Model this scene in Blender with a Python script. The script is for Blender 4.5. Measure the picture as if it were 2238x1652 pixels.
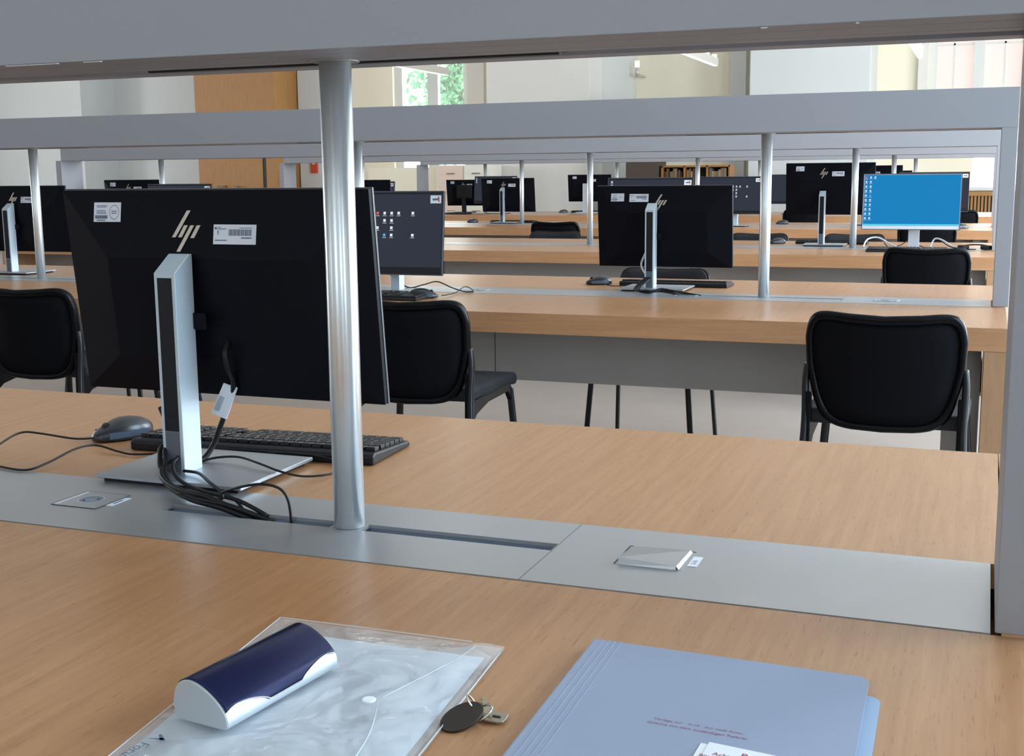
import bpy, bmesh, math, random
from mathutils import Vector, Matrix, Euler
random.seed(7)
for o in list(bpy.data.objects): bpy.data.objects.remove(o)
SC = bpy.context.scene
COL = SC.collection
PI = math.pi

# ------------------------------------------------------------------ camera
TZ = 0.74                                   # table top height
cam_d = bpy.data.cameras.new('camera'); cam = bpy.data.objects.new('camera', cam_d); COL.objects.link(cam)
SC.camera = cam
cam_d.sensor_fit = 'HORIZONTAL'; cam_d.sensor_width = 36.0
cam_d.lens = 2697.6955 / 2238 * 36.0
cam_d.clip_start = 0.02; cam_d.clip_end = 200
yaw, pitch, roll = .3672, .1625, -.0093
f_ = Vector((-math.sin(yaw)*math.cos(pitch), math.cos(yaw)*math.cos(pitch), -math.sin(pitch)))
r_ = Vector((math.cos(yaw), math.sin(yaw), 0)); u_ = r_.cross(f_)
cr, sr = math.cos(roll), math.sin(roll)
r2 = r_*cr + u_*sr; u2 = -r_*sr + u_*cr
cam.matrix_world = Matrix(((r2.x,u2.x,-f_.x,0),(r2.y,u2.y,-f_.y,-2.7765*.45),(r2.z,u2.z,-f_.z,TZ+.45),(0,0,0,1)))

# ------------------------------------------------------------------ view, world, daylight
SC.view_settings.view_transform = 'Standard'; SC.view_settings.look = 'None'
SC.view_settings.gamma = 1.0; SC.view_settings.use_curve_mapping = False
SC.view_settings.exposure = 0.05
W = bpy.data.worlds.new('world'); SC.world = W; W.use_nodes = True
bg = W.node_tree.nodes['Background']; bg.inputs[0].default_value = (.86,.93,1,1); bg.inputs[1].default_value = 3.2

ROOM_X0, ROOM_X1, ROOM_Y0, ROOM_Y1, ROOM_Z = -17.5, 3.4, -5.0, 17.0, 4.6
def day(name, loc, rot, sx, sy, power, col):
    l = bpy.data.lights.new(name, 'AREA'); l.shape = 'RECTANGLE'; l.size = sx; l.size_y = sy
    l.energy = power; l.color = col
    o = bpy.data.objects.new(name, l); COL.objects.link(o); o.location = loc; o.rotation_euler = rot
    return o
BLUE = (.64,.83,1.0)
RIGHT_WIN = [(-3.3,.9),(1.45,1.9),(5.0,1.9),(9.1,1.9),(13.2,1.9)]     # y centre, width
for (yc, wd), pw in zip(RIGHT_WIN, (36,265,450,480,170)):
    day('window_daylight', (ROOM_X1+.12, yc, 2.10), (0, PI/2, 0), 3.4, wd, pw, (.55,.78,1.0) if yc < 2 else (.80,.91,1.0))
REAR_WIN = [(2.0,1.7),(-1.6,1.5),(-7.0,1.7),(-11.5,1.7)]
for xc, wd in REAR_WIN:
    day('window_daylight', (xc, ROOM_Y0-.12, 2.45), (PI/2, 0, 0), wd, 2.7, 2, BLUE)
LEFT_WIN = [(3.0,1.9),(7.0,1.9),(11.0,1.9)]
for yc, wd in LEFT_WIN:
    day('window_daylight', (ROOM_X0-.12, yc, 2.45), (0, -PI/2, 0), 2.7, wd, 185, (.98,1,1))

# ------------------------------------------------------------------ materials
def mat(name, col, rough=.5, metal=0., spec=.5, emit=None, es=1., noise=0., nscale=40., coat=0., bump=0., alpha=1., trans=0., aniso=0.):
    m = bpy.data.materials.new(name); m.use_nodes = True
    nt = m.node_tree; b = nt.nodes['Principled BSDF']
    b.inputs['Base Color'].default_value = (*col,1); b.inputs['Roughness'].default_value = rough
    b.inputs['Metallic'].default_value = metal; b.inputs['Specular IOR Level'].default_value = spec
    b.inputs['Coat Weight'].default_value = coat; b.inputs['Alpha'].default_value = alpha
    b.inputs['Transmission Weight'].default_value = trans
    if emit: b.inputs['Emission Color'].default_value = (*emit,1); b.inputs['Emission Strength'].default_value = es
    if noise or bump:
        tc = nt.nodes.new('ShaderNodeTexCoord'); n = nt.nodes.new('ShaderNodeTexNoise')
        n.inputs['Scale'].default_value = nscale; n.inputs['Detail'].default_value = 4
        nt.links.new(tc.outputs['Object'], n.inputs['Vector'])
        if noise:
            mx = nt.nodes.new('ShaderNodeMix'); mx.data_type = 'RGBA'
            mx.inputs[6].default_value = (*[c*(1-noise) for c in col],1); mx.inputs[7].default_value = (*[min(1,c*(1+noise)) for c in col],1)
            nt.links.new(n.outputs['Fac'], mx.inputs[0]); nt.links.new(mx.outputs[2], b.inputs['Base Color'])
        if bump:
            bp = nt.nodes.new('ShaderNodeBump'); bp.inputs['Strength'].default_value = bump; bp.inputs['Distance'].default_value = .002
            nt.links.new(n.outputs['Fac'], bp.inputs['Height']); nt.links.new(bp.outputs[0], b.inputs['Normal'])
    return m

def wood(name, c1, c2, pore, scale, rough=.42, spec=.45, porescale=None):
    """grain stretched along the axis with the small scale value"""
    m = bpy.data.materials.new(name); m.use_nodes = True
    nt = m.node_tree; L = nt.links; b = nt.nodes['Principled BSDF']
    b.inputs['Roughness'].default_value = rough; b.inputs['Specular IOR Level'].default_value = spec
    tc = nt.nodes.new('ShaderNodeTexCoord'); mp = nt.nodes.new('ShaderNodeMapping'); mp.inputs['Scale'].default_value = scale
    L.new(tc.outputs['Object'], mp.inputs[0])
    n = nt.nodes.new('ShaderNodeTexNoise'); n.inputs['Scale'].default_value = 3; n.inputs['Detail'].default_value = 7; n.inputs['Roughness'].default_value = .62
    n.inputs['Distortion'].default_value = .4
    L.new(mp.outputs[0], n.inputs['Vector'])
    rp = nt.nodes.new('ShaderNodeValToRGB'); rp.color_ramp.elements[0].position = .34; rp.color_ramp.elements[0].color = (*c1,1)
    rp.color_ramp.elements[1].position = .68; rp.color_ramp.elements[1].color = (*c2,1)
    L.new(n.outputs['Fac'], rp.inputs[0])
    mp2 = nt.nodes.new('ShaderNodeMapping'); mp2.inputs['Scale'].default_value = porescale or tuple(s*7 if s > 3 else s*9 for s in scale)
    L.new(tc.outputs['Object'], mp2.inputs[0])
    n2 = nt.nodes.new('ShaderNodeTexNoise'); n2.inputs['Scale'].default_value = 3; n2.inputs['Detail'].default_value = 2
    L.new(mp2.outputs[0], n2.inputs['Vector'])
    r2 = nt.nodes.new('ShaderNodeValToRGB'); r2.color_ramp.elements[0].position = .27; r2.color_ramp.elements[0].color = (*pore,1)
    r2.color_ramp.elements[1].position = .36; r2.color_ramp.elements[1].color = (1,1,1,1)
    L.new(n2.outputs['Fac'], r2.inputs[0])
    mx = nt.nodes.new('ShaderNodeMix'); mx.data_type = 'RGBA'; mx.blend_type = 'MULTIPLY'; mx.inputs[0].default_value = .8
    L.new(rp.outputs[0], mx.inputs[6]); L.new(r2.outputs[0], mx.inputs[7]); L.new(mx.outputs[2], b.inputs['Base Color'])
    return m

M = {}
M['top'] = wood('beech veneer top', (.39,.190,.081), (.48,.250,.115), (.55,.42,.34), (30,1.3,30), rough=.33, spec=.55)
M['edge'] = wood('beech veneer edge', (.45,.225,.105), (.54,.285,.138), (.7,.6,.5), (1.2,22,22), rough=.45)
M['side'] = wood('beech end board', (.40,.22,.11), (.48,.28,.15), (.7,.6,.5), (14,14,1.5), rough=.5)
M['strip'] = mat('silver painted metal', (.43,.44,.46), .33, .6, noise=.03, nscale=300)
M['beam'] = mat('grey lacquer', (.32,.325,.355), .48, .15, noise=.03, nscale=200)
M['under'] = mat('beam underside', (.36,.35,.34), .4, .3)
M['slot'] = mat('dark slot', (.02,.02,.022), .6)
M['post'] = mat('brushed aluminium', (.84,.90,.94), .30, .80, noise=.03, nscale=120)
_nt = M['post'].node_tree; _b = _nt.nodes['Principled BSDF']; _t = _nt.nodes.new('ShaderNodeTangent'); _t.direction_type = 'RADIAL'; _t.axis = 'Z'
_nt.links.new(_t.outputs[0], _b.inputs['Tangent']); _b.inputs['Anisotropic'].default_value = .85; _b.inputs['Anisotropic Rotation'].default_value = 0.25
M['base'] = mat('stand base metal', (.42,.45,.49), .4, .8)
M['alu'] = mat('satin aluminium', (.56,.65,.72), .42, .3)
M['alu_dk'] = mat('dark grey plastic', (.10,.115,.14), .5)
M['panelgrey'] = mat('grey modesty board', (.36,.34,.32), .55)
M['blk'] = mat('black plastic', (.007,.008,.012), .38, spec=.3)
M['blkm'] = mat('matt black plastic', (.014,.014,.017), .6, spec=.25)
M['back'] = mat('monitor back plastic', (.0035,.004,.008), .5, spec=.10)
M['gloss'] = mat('glossy black plastic', (.002,.0022,.0035), .3, spec=.16)
M['mesh'] = mat('black chair mesh', (.004,.004,.006), .8, spec=.1)
M['char'] = mat('charcoal fabric', (.014,.015,.019), .9, noise=.2, nscale=600)
M['legm'] = mat('black tube', (.006,.007,.010), .3, .0, spec=.45)
M['white'] = mat('white label', (.78,.82,.9), .5)
M['ink'] = mat('label ink', (.12,.15,.22), .6)
M['ink2'] = mat('faint label ink', (.32,.38,.47), .6)
M['logo'] = mat('champagne metal logo', (.55,.47,.40), .3, .9)
M['cable'] = mat('black cable', (.005,.005,.006), .5, spec=.35)
M['wcable'] = mat('white cable', (.75,.76,.78), .45)
M['silver'] = mat('silver plastic', (.62,.64,.70), .35, .3)
M['wall'] = mat('cream plaster', (.90,.82,.66), .85, noise=.02, nscale=3)
M['wallw'] = mat('white plaster', (.68,.70,.695), .85, noise=.02, nscale=3)
M['wallg'] = mat('off white plaster', (.78,.755,.71), .85, noise=.02, nscale=3)
M['ceil'] = mat('ceiling plaster', (.80,.79,.76), .9)
M['floor'] = mat('pale linoleum floor', (.36,.31,.28), .5, noise=.06, nscale=6)
M['dwood'] = wood('door veneer', (.33,.155,.045), (.40,.195,.06), (.8,.7,.6), (16,16,1.2), rough=.5)
M['brass'] = mat('dull metal handle', (.30,.26,.21), .35, .9)
M['brown'] = mat('dark brown board', (.075,.055,.038), .6)
M['pane'] = mat('window glass', (1,1,1), .02, alpha=.12)
M['frame'] = mat('white window frame', (.74,.75,.72), .6)
M['red'] = mat('red enamel', (.6,.08,.03), .4)
M['tray'] = mat('blue grey tray', (.24,.29,.36), .45, .3)
M['navy'] = mat('navy blue anodised metal', (.006,.010,.055), .24, .5, spec=.45)
M['casealu'] = mat('frosted aluminium', (.62,.68,.72), .42, .55)
M['folder'] = mat('grey blue card', (.30,.355,.48), .8, noise=.05, nscale=700)
M['fold'] = mat('creased card', (.34,.395,.52), .8)
M['folder2'] = mat('light blue card', (.34,.46,.62), .8)
M['stamp'] = mat('faded red ink', (.36,.15,.24), .7)
M['redtxt'] = mat('dark red print', (.28,.06,.14), .7)
M['paper'] = mat('white paper', (.82,.85,.9), .7)
M['tag'] = mat('dark brown plastic', (.028,.020,.016), .45)
M['steel'] = mat('nickel', (.60,.58,.54), .22, 1.)
M['keym'] = mat('nickel silver', (.42,.37,.29), .3, .9)
M['sleeve'] = mat('white paper in sleeve', (.52,.575,.64), .7)

def film(name):
    m = bpy.data.materials.new(name); m.use_nodes = True; nt = m.node_tree; L = nt.links
    b = nt.nodes['Principled BSDF']; b.inputs['Base Color'].default_value = (.80,.85,.90,1)
    b.inputs['Roughness'].default_value = .09; b.inputs['Alpha'].default_value = .26; b.inputs['Specular IOR Level'].default_value = 1.0
    tc = nt.nodes.new('ShaderNodeTexCoord'); n = nt.nodes.new('ShaderNodeTexNoise'); n.inputs['Scale'].default_value = 10; n.inputs['Detail'].default_value = 2
    n.inputs['Distortion'].default_value = 1.4
    L.new(tc.outputs['Object'], n.inputs['Vector'])
    bp = nt.nodes.new('ShaderNodeBump'); bp.inputs['Strength'].default_value = 1; bp.inputs['Distance'].default_value = .02
    L.new(n.outputs['Fac'], bp.inputs['Height']); L.new(bp.outputs[0], b.inputs['Normal'])
    return m
M['film'] = film('clear plastic film')
def emis(name, col, s):
    m = mat(name, (.004,.004,.005), .35, spec=.12, emit=col, es=s); return m
M['scr_dark'] = emis('dark desktop screen', (.024,.030,.045), 1.)
M['scr_blue'] = emis('blue desktop screen', (.0,.205,.50), 1.)
M['scr_bar'] = emis('pale taskbar', (.10,.60,.80), 1.)
M['icon'] = emis('white icons', (.75,.8,.85), 1.)
M['iconb'] = emis('coloured icons', (.1,.4,.7), 1.)
M['iconr'] = emis('red icon', (.7,.1,.1), 1.)
M['lampglow'] = mat('lamp glow', (.9,.9,.88), .5, emit=(1,.95,.85), es=1.0)
M['sheen'] = mat('lamp housing', (.62,.58,.52), .4, .3)

# ------------------------------------------------------------------ mesh helpers
class MB:
    def __init__(s): s.bm = bmesh.new(); s.mi = 0
    def poly(s, pts, mi=None):
        vs = [s.bm.verts.new(p) for p in pts]
        f = s.bm.faces.new(vs); f.material_index = s.mi if mi is None else mi; return f
    def box(s, x0,y0,z0,x1,y1,z1, T=None, bev=0):
        b2 = bmesh.new()
        vs = [b2.verts.new(p) for p in ((x0,y0,z0),(x1,y0,z0),(x1,y1,z0),(x0,y1,z0),(x0,y0,z1),(x1,y0,z1),(x1,y1,z1),(x0,y1,z1))]
        for q in ((0,3,2,1),(4,5,6,7),(0,1,5,4),(1,2,6,5),(2,3,7,6),(3,0,4,7)): b2.faces.new([vs[i] for i in q])
        if bev: bmesh.ops.bevel(b2, geom=b2.edges[:], offset=bev, segments=2, affect='EDGES', profile=.6)
        s.add(b2, T); return s
    def add(s, b2, T=None):
        mp = {}
        for v in b2.verts: mp[v] = s.bm.verts.new(T @ v.co if isinstance(T, Matrix) else (T(v.co) if T else v.co))
        for f in b2.faces:
            try: nf = s.bm.faces.new([mp[v] for v in f.verts]); nf.material_index = s.mi; nf.smooth = f.smooth
            except ValueError: pass
        b2.free()
    def prism(s, pts, axis, a, b, T=None):
        """closed 2-D outline extruded along axis (0,1,2) from a to b"""
        def P(p,t): 
            q = list(p); q.insert(axis, t); return q
        b2 = bmesh.new(); n = len(pts)
        A = [b2.verts.new(P(p,a)) for p in pts]; B = [b2.verts.new(P(p,b)) for p in pts]
        b2.faces.new(A[::-1]); b2.faces.new(B)
        for i in range(n): b2.faces.new((A[i],A[(i+1)%n],B[(i+1)%n],B[i]))
        bmesh.ops.recalc_face_normals(b2, faces=b2.faces[:])
        s.add(b2, T); return s
    def tube(s, pts, r, seg=10, smooth=True, sub=6, cap=True):
        P = [Vector(p) for p in pts]
        if smooth and len(P) > 2:
            Q = []
            for i in range(len(P)-1):
                p0 = P[max(i-1,0)]; p1 = P[i]; p2 = P[i+1]; p3 = P[min(i+2,len(P)-1)]
                for k in range(sub):
                    t = k/sub
                    Q.append(.5*((2*p1)+(p2-p0)*t+(2*p0-5*p1+4*p2-p3)*t*t+(-p0+3*p1-3*p2+p3)*t**3))
            Q.append(P[-1]); P = Q
        rr = r if callable(r) else (lambda t: r)
        rings = []; up = Vector((0,0,1)); 
        d0 = (P[1]-P[0]).normalized()
        if abs(d0.z) > .9: up = Vector((1,0,0))
        nx = d0.cross(up).normalized()
        for i,p in enumerate(P):
            d = (P[min(i+1,len(P)-1)]-P[max(i-1,0)])
            if d.length < 1e-9: d = d0
            d.normalize(); nx = (nx - d*nx.dot(d)).normalized(); ny = d.cross(nx)
            R = rr(i/(len(P)-1)); R = R if isinstance(R, tuple) else (R,R)
            rings.append([s.bm.verts.new(p + nx*math.cos(a)*R[0] + ny*math.sin(a)*R[1]) for a in (2*PI*k/seg for k in range(seg))])
        for a,b in zip(rings, rings[1:]):
            for k in range(seg):
                f = s.bm.faces.new((a[k],a[(k+1)%seg],b[(k+1)%seg],b[k])); f.smooth = True; f.material_index = s.mi
        if cap:
            s.bm.faces.new(rings[0][::-1]).material_index = s.mi; s.bm.faces.new(rings[-1]).material_index = s.mi
        return s
    def cyl(s, x,y,z0,z1,r,seg=32): return s.tube([(x,y,z0),(x,y,z1)], r, seg, smooth=False)
    def build(s, name, mats, parent=None, loc=None, rz=0, recalc=False):
        if recalc: bmesh.ops.recalc_face_normals(s.bm, faces=s.bm.faces[:])
        me = bpy.data.meshes.new(name); s.bm.to_mesh(me); s.bm.free()
        for m in (mats if isinstance(mats,(list,tuple)) else [mats]): me.materials.append(m)
        return link(name, me, parent, loc, rz)
def link(name, me, parent=None, loc=None, rz=0):
    o = bpy.data.objects.new(name, me); COL.objects.link(o)
    if parent: o.parent = parent
    if loc: o.location = loc
    if rz: o.rotation_euler = (0,0,rz)
    return o
def tag(o, label=None, cat=None, group=None, kind=None):
    if label: o['label'] = label
    if cat: o['category'] = cat
    if group: o['group'] = group
    if kind: o['kind'] = kind
    return o
def thing(name, loc, label, cat, rz=0, group=None):
    o = bpy.data.objects.new(name, None); COL.objects.link(o); o.location = loc; o.rotation_euler = (0,0,rz); o.empty_display_size = .1
    return tag(o, label, cat, group)
def copy_tree(o, parent=None):
    c = o.copy(); COL.objects.link(c); c.parent = parent
    for ch in list(o.children): copy_tree(ch, c)
    return c
def smooth(o, ang=40):
    me = o.data
    for p in me.polygons: p.use_smooth = True
    try: me.set_sharp_from_angle(angle=math.radians(ang))
    except Exception: pass
    return o
def bevel(o, w=.003, seg=2):
    m = o.modifiers.new('bevel','BEVEL'); m.width = w; m.segments = seg; m.limit_method = 'ANGLE'; m.angle_limit = math.radians(40)
    return o
def text_obj(name, s, size, m, parent=None, loc=(0,0,0), rot=(0,0,0), ext=.0002, sx=1.):
    c = bpy.data.curves.new(name, 'FONT'); c.body = s; c.size = size; c.extrude = ext; c.resolution_u = 3
    t = bpy.data.objects.new(name+'_src', c); COL.objects.link(t)
    dg = bpy.context.evaluated_depsgraph_get(); dg.update()
    me = bpy.data.meshes.new_from_object(t.evaluated_get(dg)); bpy.data.objects.remove(t)
    me.name = name; me.materials.clear(); me.materials.append(m)
    o = link(name, me, parent, loc); o.rotation_euler = rot; o.scale = (sx,1,1); return o

# ------------------------------------------------------------------ row geometry
S = 7.0572*.45            # row pitch
XL, XR = -14.552*.45, .057*.45
Wd = .5216*.45            # cable strip / beam depth
D1, D2 = .610, .613
TH = .068
ZB, HB, PW = TZ+.5911, .1292, .050
POSTS = [-.7593-1.66*i for i in range(4)]
ROWDESC = ['front row, the desk nearest the camera','second row','third row','fourth row','fifth and farthest row']

# ------------------------------------------------------------------ room
def st(name, mb, m, **k): return tag(mb.build(name, m, **k), kind='structure')
mb = MB(); mb.box(ROOM_X0-.3, ROOM_Y0-.3, -.1, ROOM_X1+.3, ROOM_Y1+.3, 0); st('floor', mb, M['floor'])
mb = MB(); mb.box(ROOM_X0-.3, ROOM_Y0-.3, ROOM_Z, ROOM_X1+.3, ROOM_Y1+.3, ROOM_Z+.1); st('ceiling', mb, M['ceil'])
# right wall with windows
Z0, Z1 = 1.1, 3.8
def holed_wall(name, m, horiz, fixed0, fixed1, a0, a1, holes):
    """holes: (c0,c1,z0,z1) along the running axis"""
    mb = MB()
    def bx(p0,p1,z0,z1):
        if p1-p0 < 1e-4 or z1-z0 < 1e-4: return
        if horiz: mb.box(p0,fixed0,z0,p1,fixed1,z1)
        else: mb.box(fixed0,p0,z0,fixed1,p1,z1)
    cur = a0
    for c0,c1,z0,z1 in sorted(holes):
        bx(cur,c0,0,ROOM_Z); bx(c0,c1,0,z0); bx(c0,c1,z1,ROOM_Z); cur = c1
    bx(cur,a1,0,ROOM_Z)
    return st(name, mb, m)
holed_wall('wall_right', M['wall'], False, ROOM_X1, ROOM_X1+.35, ROOM_Y0, ROOM_Y1, [(y-w/2,y+w/2,.4,Z1) for y,w in RIGHT_WIN])
holed_wall('wall_left', M['wallw'], False, ROOM_X0-.35, ROOM_X0, ROOM_Y0, ROOM_Y1, [(y-w/2,y+w/2,Z0,Z1) for y,w in LEFT_WIN])
holed_wall('wall_near', M['wallw'], True, ROOM_Y0-.35, ROOM_Y0, ROOM_X0, ROOM_X1, [(x-w/2,x+w/2,Z0,Z1) for x,w in REAR_WIN])
WB = 17.0
# back wall built in pieces so that two openings can sit above each other
mb = MB()
def bw(x0,x1,z0,z1): mb.box(x0,WB,z0,x1,WB+.35,z1)
bw(-10.6,-9.02,0,ROOM_Z); bw(-9.02,-7.69,0,.85); bw(-9.02,-7.69,3.9,ROOM_Z); bw(-7.69,-.87,0,ROOM_Z)
bw(-.87,ROOM_X1,0,.98); bw(-.87,-.25,.98,1.46); bw(.62,ROOM_X1,.98,1.46); bw(-.87,ROOM_X1,1.46,1.95)
bw(.42,ROOM_X1,1.95,3.85); bw(-.87,ROOM_X1,3.85,ROOM_Z)
st('wall_back', mb, M['wall'])
mb = MB(); mb.box(ROOM_X0,WB,0,-10.6,WB+.35,ROOM_Z); st('wall_back', mb, M['wallw'])

def window(n, horiz, c, p0, p1, z0, z1, nv, nh, th=.05, mid=.09, pane=True, label=None):
    root = bpy.data.objects.new('window_%d'%n, None); COL.objects.link(root); tag(root, kind='structure')
    root.location = ((p0+p1)/2, c, z0) if horiz else (c, (p0+p1)/2, z0)
    h = (p1-p0)/2; H = z1-z0
    def bx(mb,a,b,z,zz,d0=-.04,d1=.04):
        if horiz: mb.box(a,d0,z,b,d1,zz)
        else: mb.box(d0,a,z,d1,b,zz)
    mb = MB(); bx(mb,-h,-h+mid,0,H); bx(mb,h-mid,h,0,H); bx(mb,-h+mid,h-mid,0,mid); bx(mb,-h+mid,h-mid,H-mid,H)
    if nv: bx(mb,-mid*.7,mid*.7,mid,H-mid)
    for i in range(nh):
        z = mid+(H-2*mid)*(i+1)/(nh+1); bx(mb,-h+mid,h-mid,z-th/4,z+th/4,-.02,.02)
    if nv > 1:
        for s_ in (-1,1): bx(mb,s_*h/2-th/4,s_*h/2+th/4,mid,H-mid,-.02,.02)
    mb.build('window_frame', M['frame'], root)
    if pane:
        mb = MB(); bx(mb,-h+mid,h-mid,mid,H-mid,-.004,.004); mb.build('window_pane', M['pane'], root)
    return root
n = 1
for y,w in RIGHT_WIN: window(n, False, ROOM_X1+.05, y-w/2, y+w/2, .4, Z1, 1, 3, mid=.06, pane=False); n += 1
for x,w in REAR_WIN: window(n, True, ROOM_Y0-.05, x-w/2, x+w/2, Z0, Z1, 1, 3, pane=False); n += 1
for y,w in LEFT_WIN: window(n, False, ROOM_X0-.05, y-w/2, y+w/2, Z0, Z1, 1, 3, pane=False); n += 1
window(n, True, WB+.12, -9.02, -7.69, .85, 3.9, 1, 0, mid=.13); n += 1
window(n, True, WB+.12, -.87, .42, 1.95, 3.85, 2, 1, mid=.10); 
# translucent roller blind behind the glass of that window
mb = MB(); mb.box(-.86,WB+.30,1.96,.41,WB+.305,3.84)
bl = bpy.data.materials.new('sunlit roller blind'); bl.use_nodes = True
nt = bl.node_tree; b = nt.nodes['Principled BSDF']; b.inputs['Base Color'].default_value = (.88,.78,.72,1); b.inputs['Roughness'].default_value = .9
tr = nt.nodes.new('ShaderNodeBsdfTranslucent'); tr.inputs[0].default_value = (.80,.70,.66,1)
ad = nt.nodes.new('ShaderNodeMixShader'); ad.inputs[0].default_value = .6
nt.links.new(b.outputs[0], ad.inputs[1]); nt.links.new(tr.outputs[0], ad.inputs[2]); nt.links.new(ad.outputs[0], nt.nodes['Material Output'].inputs[0])
tag(mb.build('roller_blind', bl), 'pale pink roller blind drawn behind the glazing bars of the high back window at right', 'blind')
n += 1
window(n, True, WB+.12, -.25, .62, .98, 1.46, 0, 0, mid=.03)
day('window_daylight', (.18, WB+.33, 1.22), (-PI/2,0,0), .84, .46, 16, (1,1,.97))
day('window_daylight', (-8.35, WB+.34, 2.4), (-PI/2,0,0), 1.3, 3.0, 70, (.97,1,1))
mb = MB(); mb.box(-.42,WB-.10,.93,.75,WB,.975); st('trim_1', mb, M['frame'])

# piers and wall blocks on the back side
mb = MB(); mb.box(ROOM_X0,16.0,0,-14.36,WB,ROOM_Z); st('trim_2', mb, M['wallw'])
mb = MB(); mb.box(-7.00,16.0,0,-5.40,WB,ROOM_Z); bevel(st('trim_3', mb, M['wallg']), .01)
mb = MB(); mb.box(-5.398,16.6,0,-4.99,WB,ROOM_Z); st('trim_4', mb, M['frame'])
mb = MB(); mb.box(-3.56,16.85,0,-3.34,WB,ROOM_Z); st('trim_5', mb, M['frame'])
mb = MB(); mb.box(-3.13,16.0,0,-1.545,WB,ROOM_Z); bevel(st('trim_6', mb, M['wallw']), .01)
mb = MB(); mb.box(-1.0,16.9,1.9,-.88,WB,ROOM_Z); st('trim_7', mb, M['wallg'])
mb = MB(); mb.box(-7.70,16.93,0,-7.42,WB,ROOM_Z); st('trim_8', mb, M['wallg'])

# wooden double door in a deep wooden portal
root = bpy.data.objects.new('door_1', None); COL.objects.link(root); root.location = (-11.35, 16.0, 0); tag(root, kind='structure')
mb = MB(); mb.box(.55,.0,0,.74,.9,3.6); mb.box(-.74,.9,0,.55,.99,3.6); mb.box(-.74,0,2.2,.55,.9,3.6); mb.build('door_frame', M['dwood'], root)
mb = MB(); mb.box(.47,.03,0,.55,.9,2.19); mb.build('shadow_gap', M['slot'], root)
for x0,x1 in ((-.738,-.137),(-.135,.47)):
    d = MB(); d.box(x0,.02,.01,x1,.07,2.195); dl = d.build('door_leaf', M['dwood'], root)
    hx = x1-.09 if x0 < -.5 else x0+.09; sgn = -1 if x0 < -.5 else 1
    h = MB(); h.cyl(hx,0,0,.004,.02,16)
    h2 = MB(); h2.tube([(hx,.02,1.06),(hx,-.03,1.06),(hx+sgn*.02,-.045,1.06),(hx+sgn*.12,-.045,1.06)], .011, 8, smooth=False); h.bm.free()
    h2.build('door_handle', M['brass'], dl)
mb = MB(); mb.box(-14.36,16.88,0,-12.09,WB,ROOM_Z); st('trim_9', mb, M['wallw'])
mb = MB(); mb.box(-10.59,16.7,0,-10.05,WB,ROOM_Z); st('trim_10', mb, M['wallw'])

# things along the back wall
root = thing('fire_alarm_box', (-10.32,16.66,1.42), 'small red wall box beside the wooden double door', 'alarm box')
MB().box(-.06,0,-.16,.06,.04,.16, bev=.006).build('housing', M['red'], root); 
m_ = MB(); m_.box(-.02,-.004,-.02,.02,.0,.02); m_.build('call_button', M['paper'], root)

root = thing('radiator', (.16,16.86,0), 'brown ribbed radiator cover beneath the low bright window at the right end', 'radiator')
M['radw'] = mat('brown wood slats', (.40,.19,.065), .5)
m_ = MB(); m_.box(-.50,0,.12,.50,.1,.92); m_.build('back_board', M['brown'], root)
m_ = MB()
for i in range(22): m_.box(-.49+i*.045,-.03,.14,-.49+i*.045+.026,.0,.86)
m_.build('slats', M['radw'], root)
m_ = MB(); m_.box(-.52,-.05,.86,.52,.1,.92); m_.build('rail', M['radw'], root)
m_ = MB(); m_.box(-.52,-.05,.0,.52,.1,.14); m_.build('rail', M['radw'], root)

# tall brown cabinet + bookcase
root = thing('tall_cabinet', (-4.45,15.3,0), 'tall plain dark brown cabinet standing left of the bookcase', 'cabinet')
m_ = MB(); m_.box(-.22,0,.08,.22,.5,2.17, bev=.004); m_.build('carcass', M['brown'], root)
m_ = MB(); m_.box(-.20,.02,0,.20,.48,.08); m_.build('plinth', M['blkm'], root)
m_ = MB(); m_.box(-.235,-.02,2.17,.235,.5,2.19); m_.build('top_board', M['slot'], root)
bc = thing('bookcase', (-4.2,15.4,0), 'low wooden bookcase of dark bound volumes right of the tall brown cabinet', 'bookcase')
m_ = MB(); BW_ = .94
for x in (0,.31,.62,.92): m_.box(x,0,0,x+.022,.32,1.30)
for z in (0.05,.48,.92,1.28): m_.box(0,.0,z,BW_,.32,z+.025)
m_.build('carcass', M['dwood'], bc)
m_ = MB(); m_.box(0,.30,0,BW_,.32,1.3); m_.build('back_panel', M['brown'], bc)
bookcols = [(.10,.045,.03),(.16,.09,.05),(.05,.03,.025),(.30,.17,.06),(.20,.15,.11),(.36,.27,.18)]
bmats = [mat('book cloth', c, .7) for c in bookcols]
x = .03; bi = 0; proto_book = {}
for bay in range(3):
    x = .032+bay*.31; lim = x+.262
    if bay == 1: lim = x+.13; 
    while True:
        t_ = random.choice((.024,.030,.036)); hgt = random.choice((.28,.30,.32))
        if x+t_ > lim: break
        k = bi%6
        if t_ not in proto_book:
            m_ = MB(); m_.box(0,0,0,t_-.002,.20,1, bev=.0); proto_book[t_] = m_
            me = bpy.data.meshes.new('book'); m_.bm.to_mesh(me); m_.bm.free(); proto_book[t_] = me
        me = proto_book[t_].copy(); me.materials.clear(); me.materials.append(bmats[k] if bay != 2 else bmats[3+bi%3])
        o = link('bound_volume', me, None, (-4.2+x,15.45,.945)); o.scale = (1,1,hgt)
        where = ('left','middle','right')[bay]
        tag(o, 'bound volume on the top shelf of the bookcase, %s bay'%where, 'book', 'bound volumes in the %s bay of the bookcase'%where)
        x += t_; bi += 1

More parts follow.
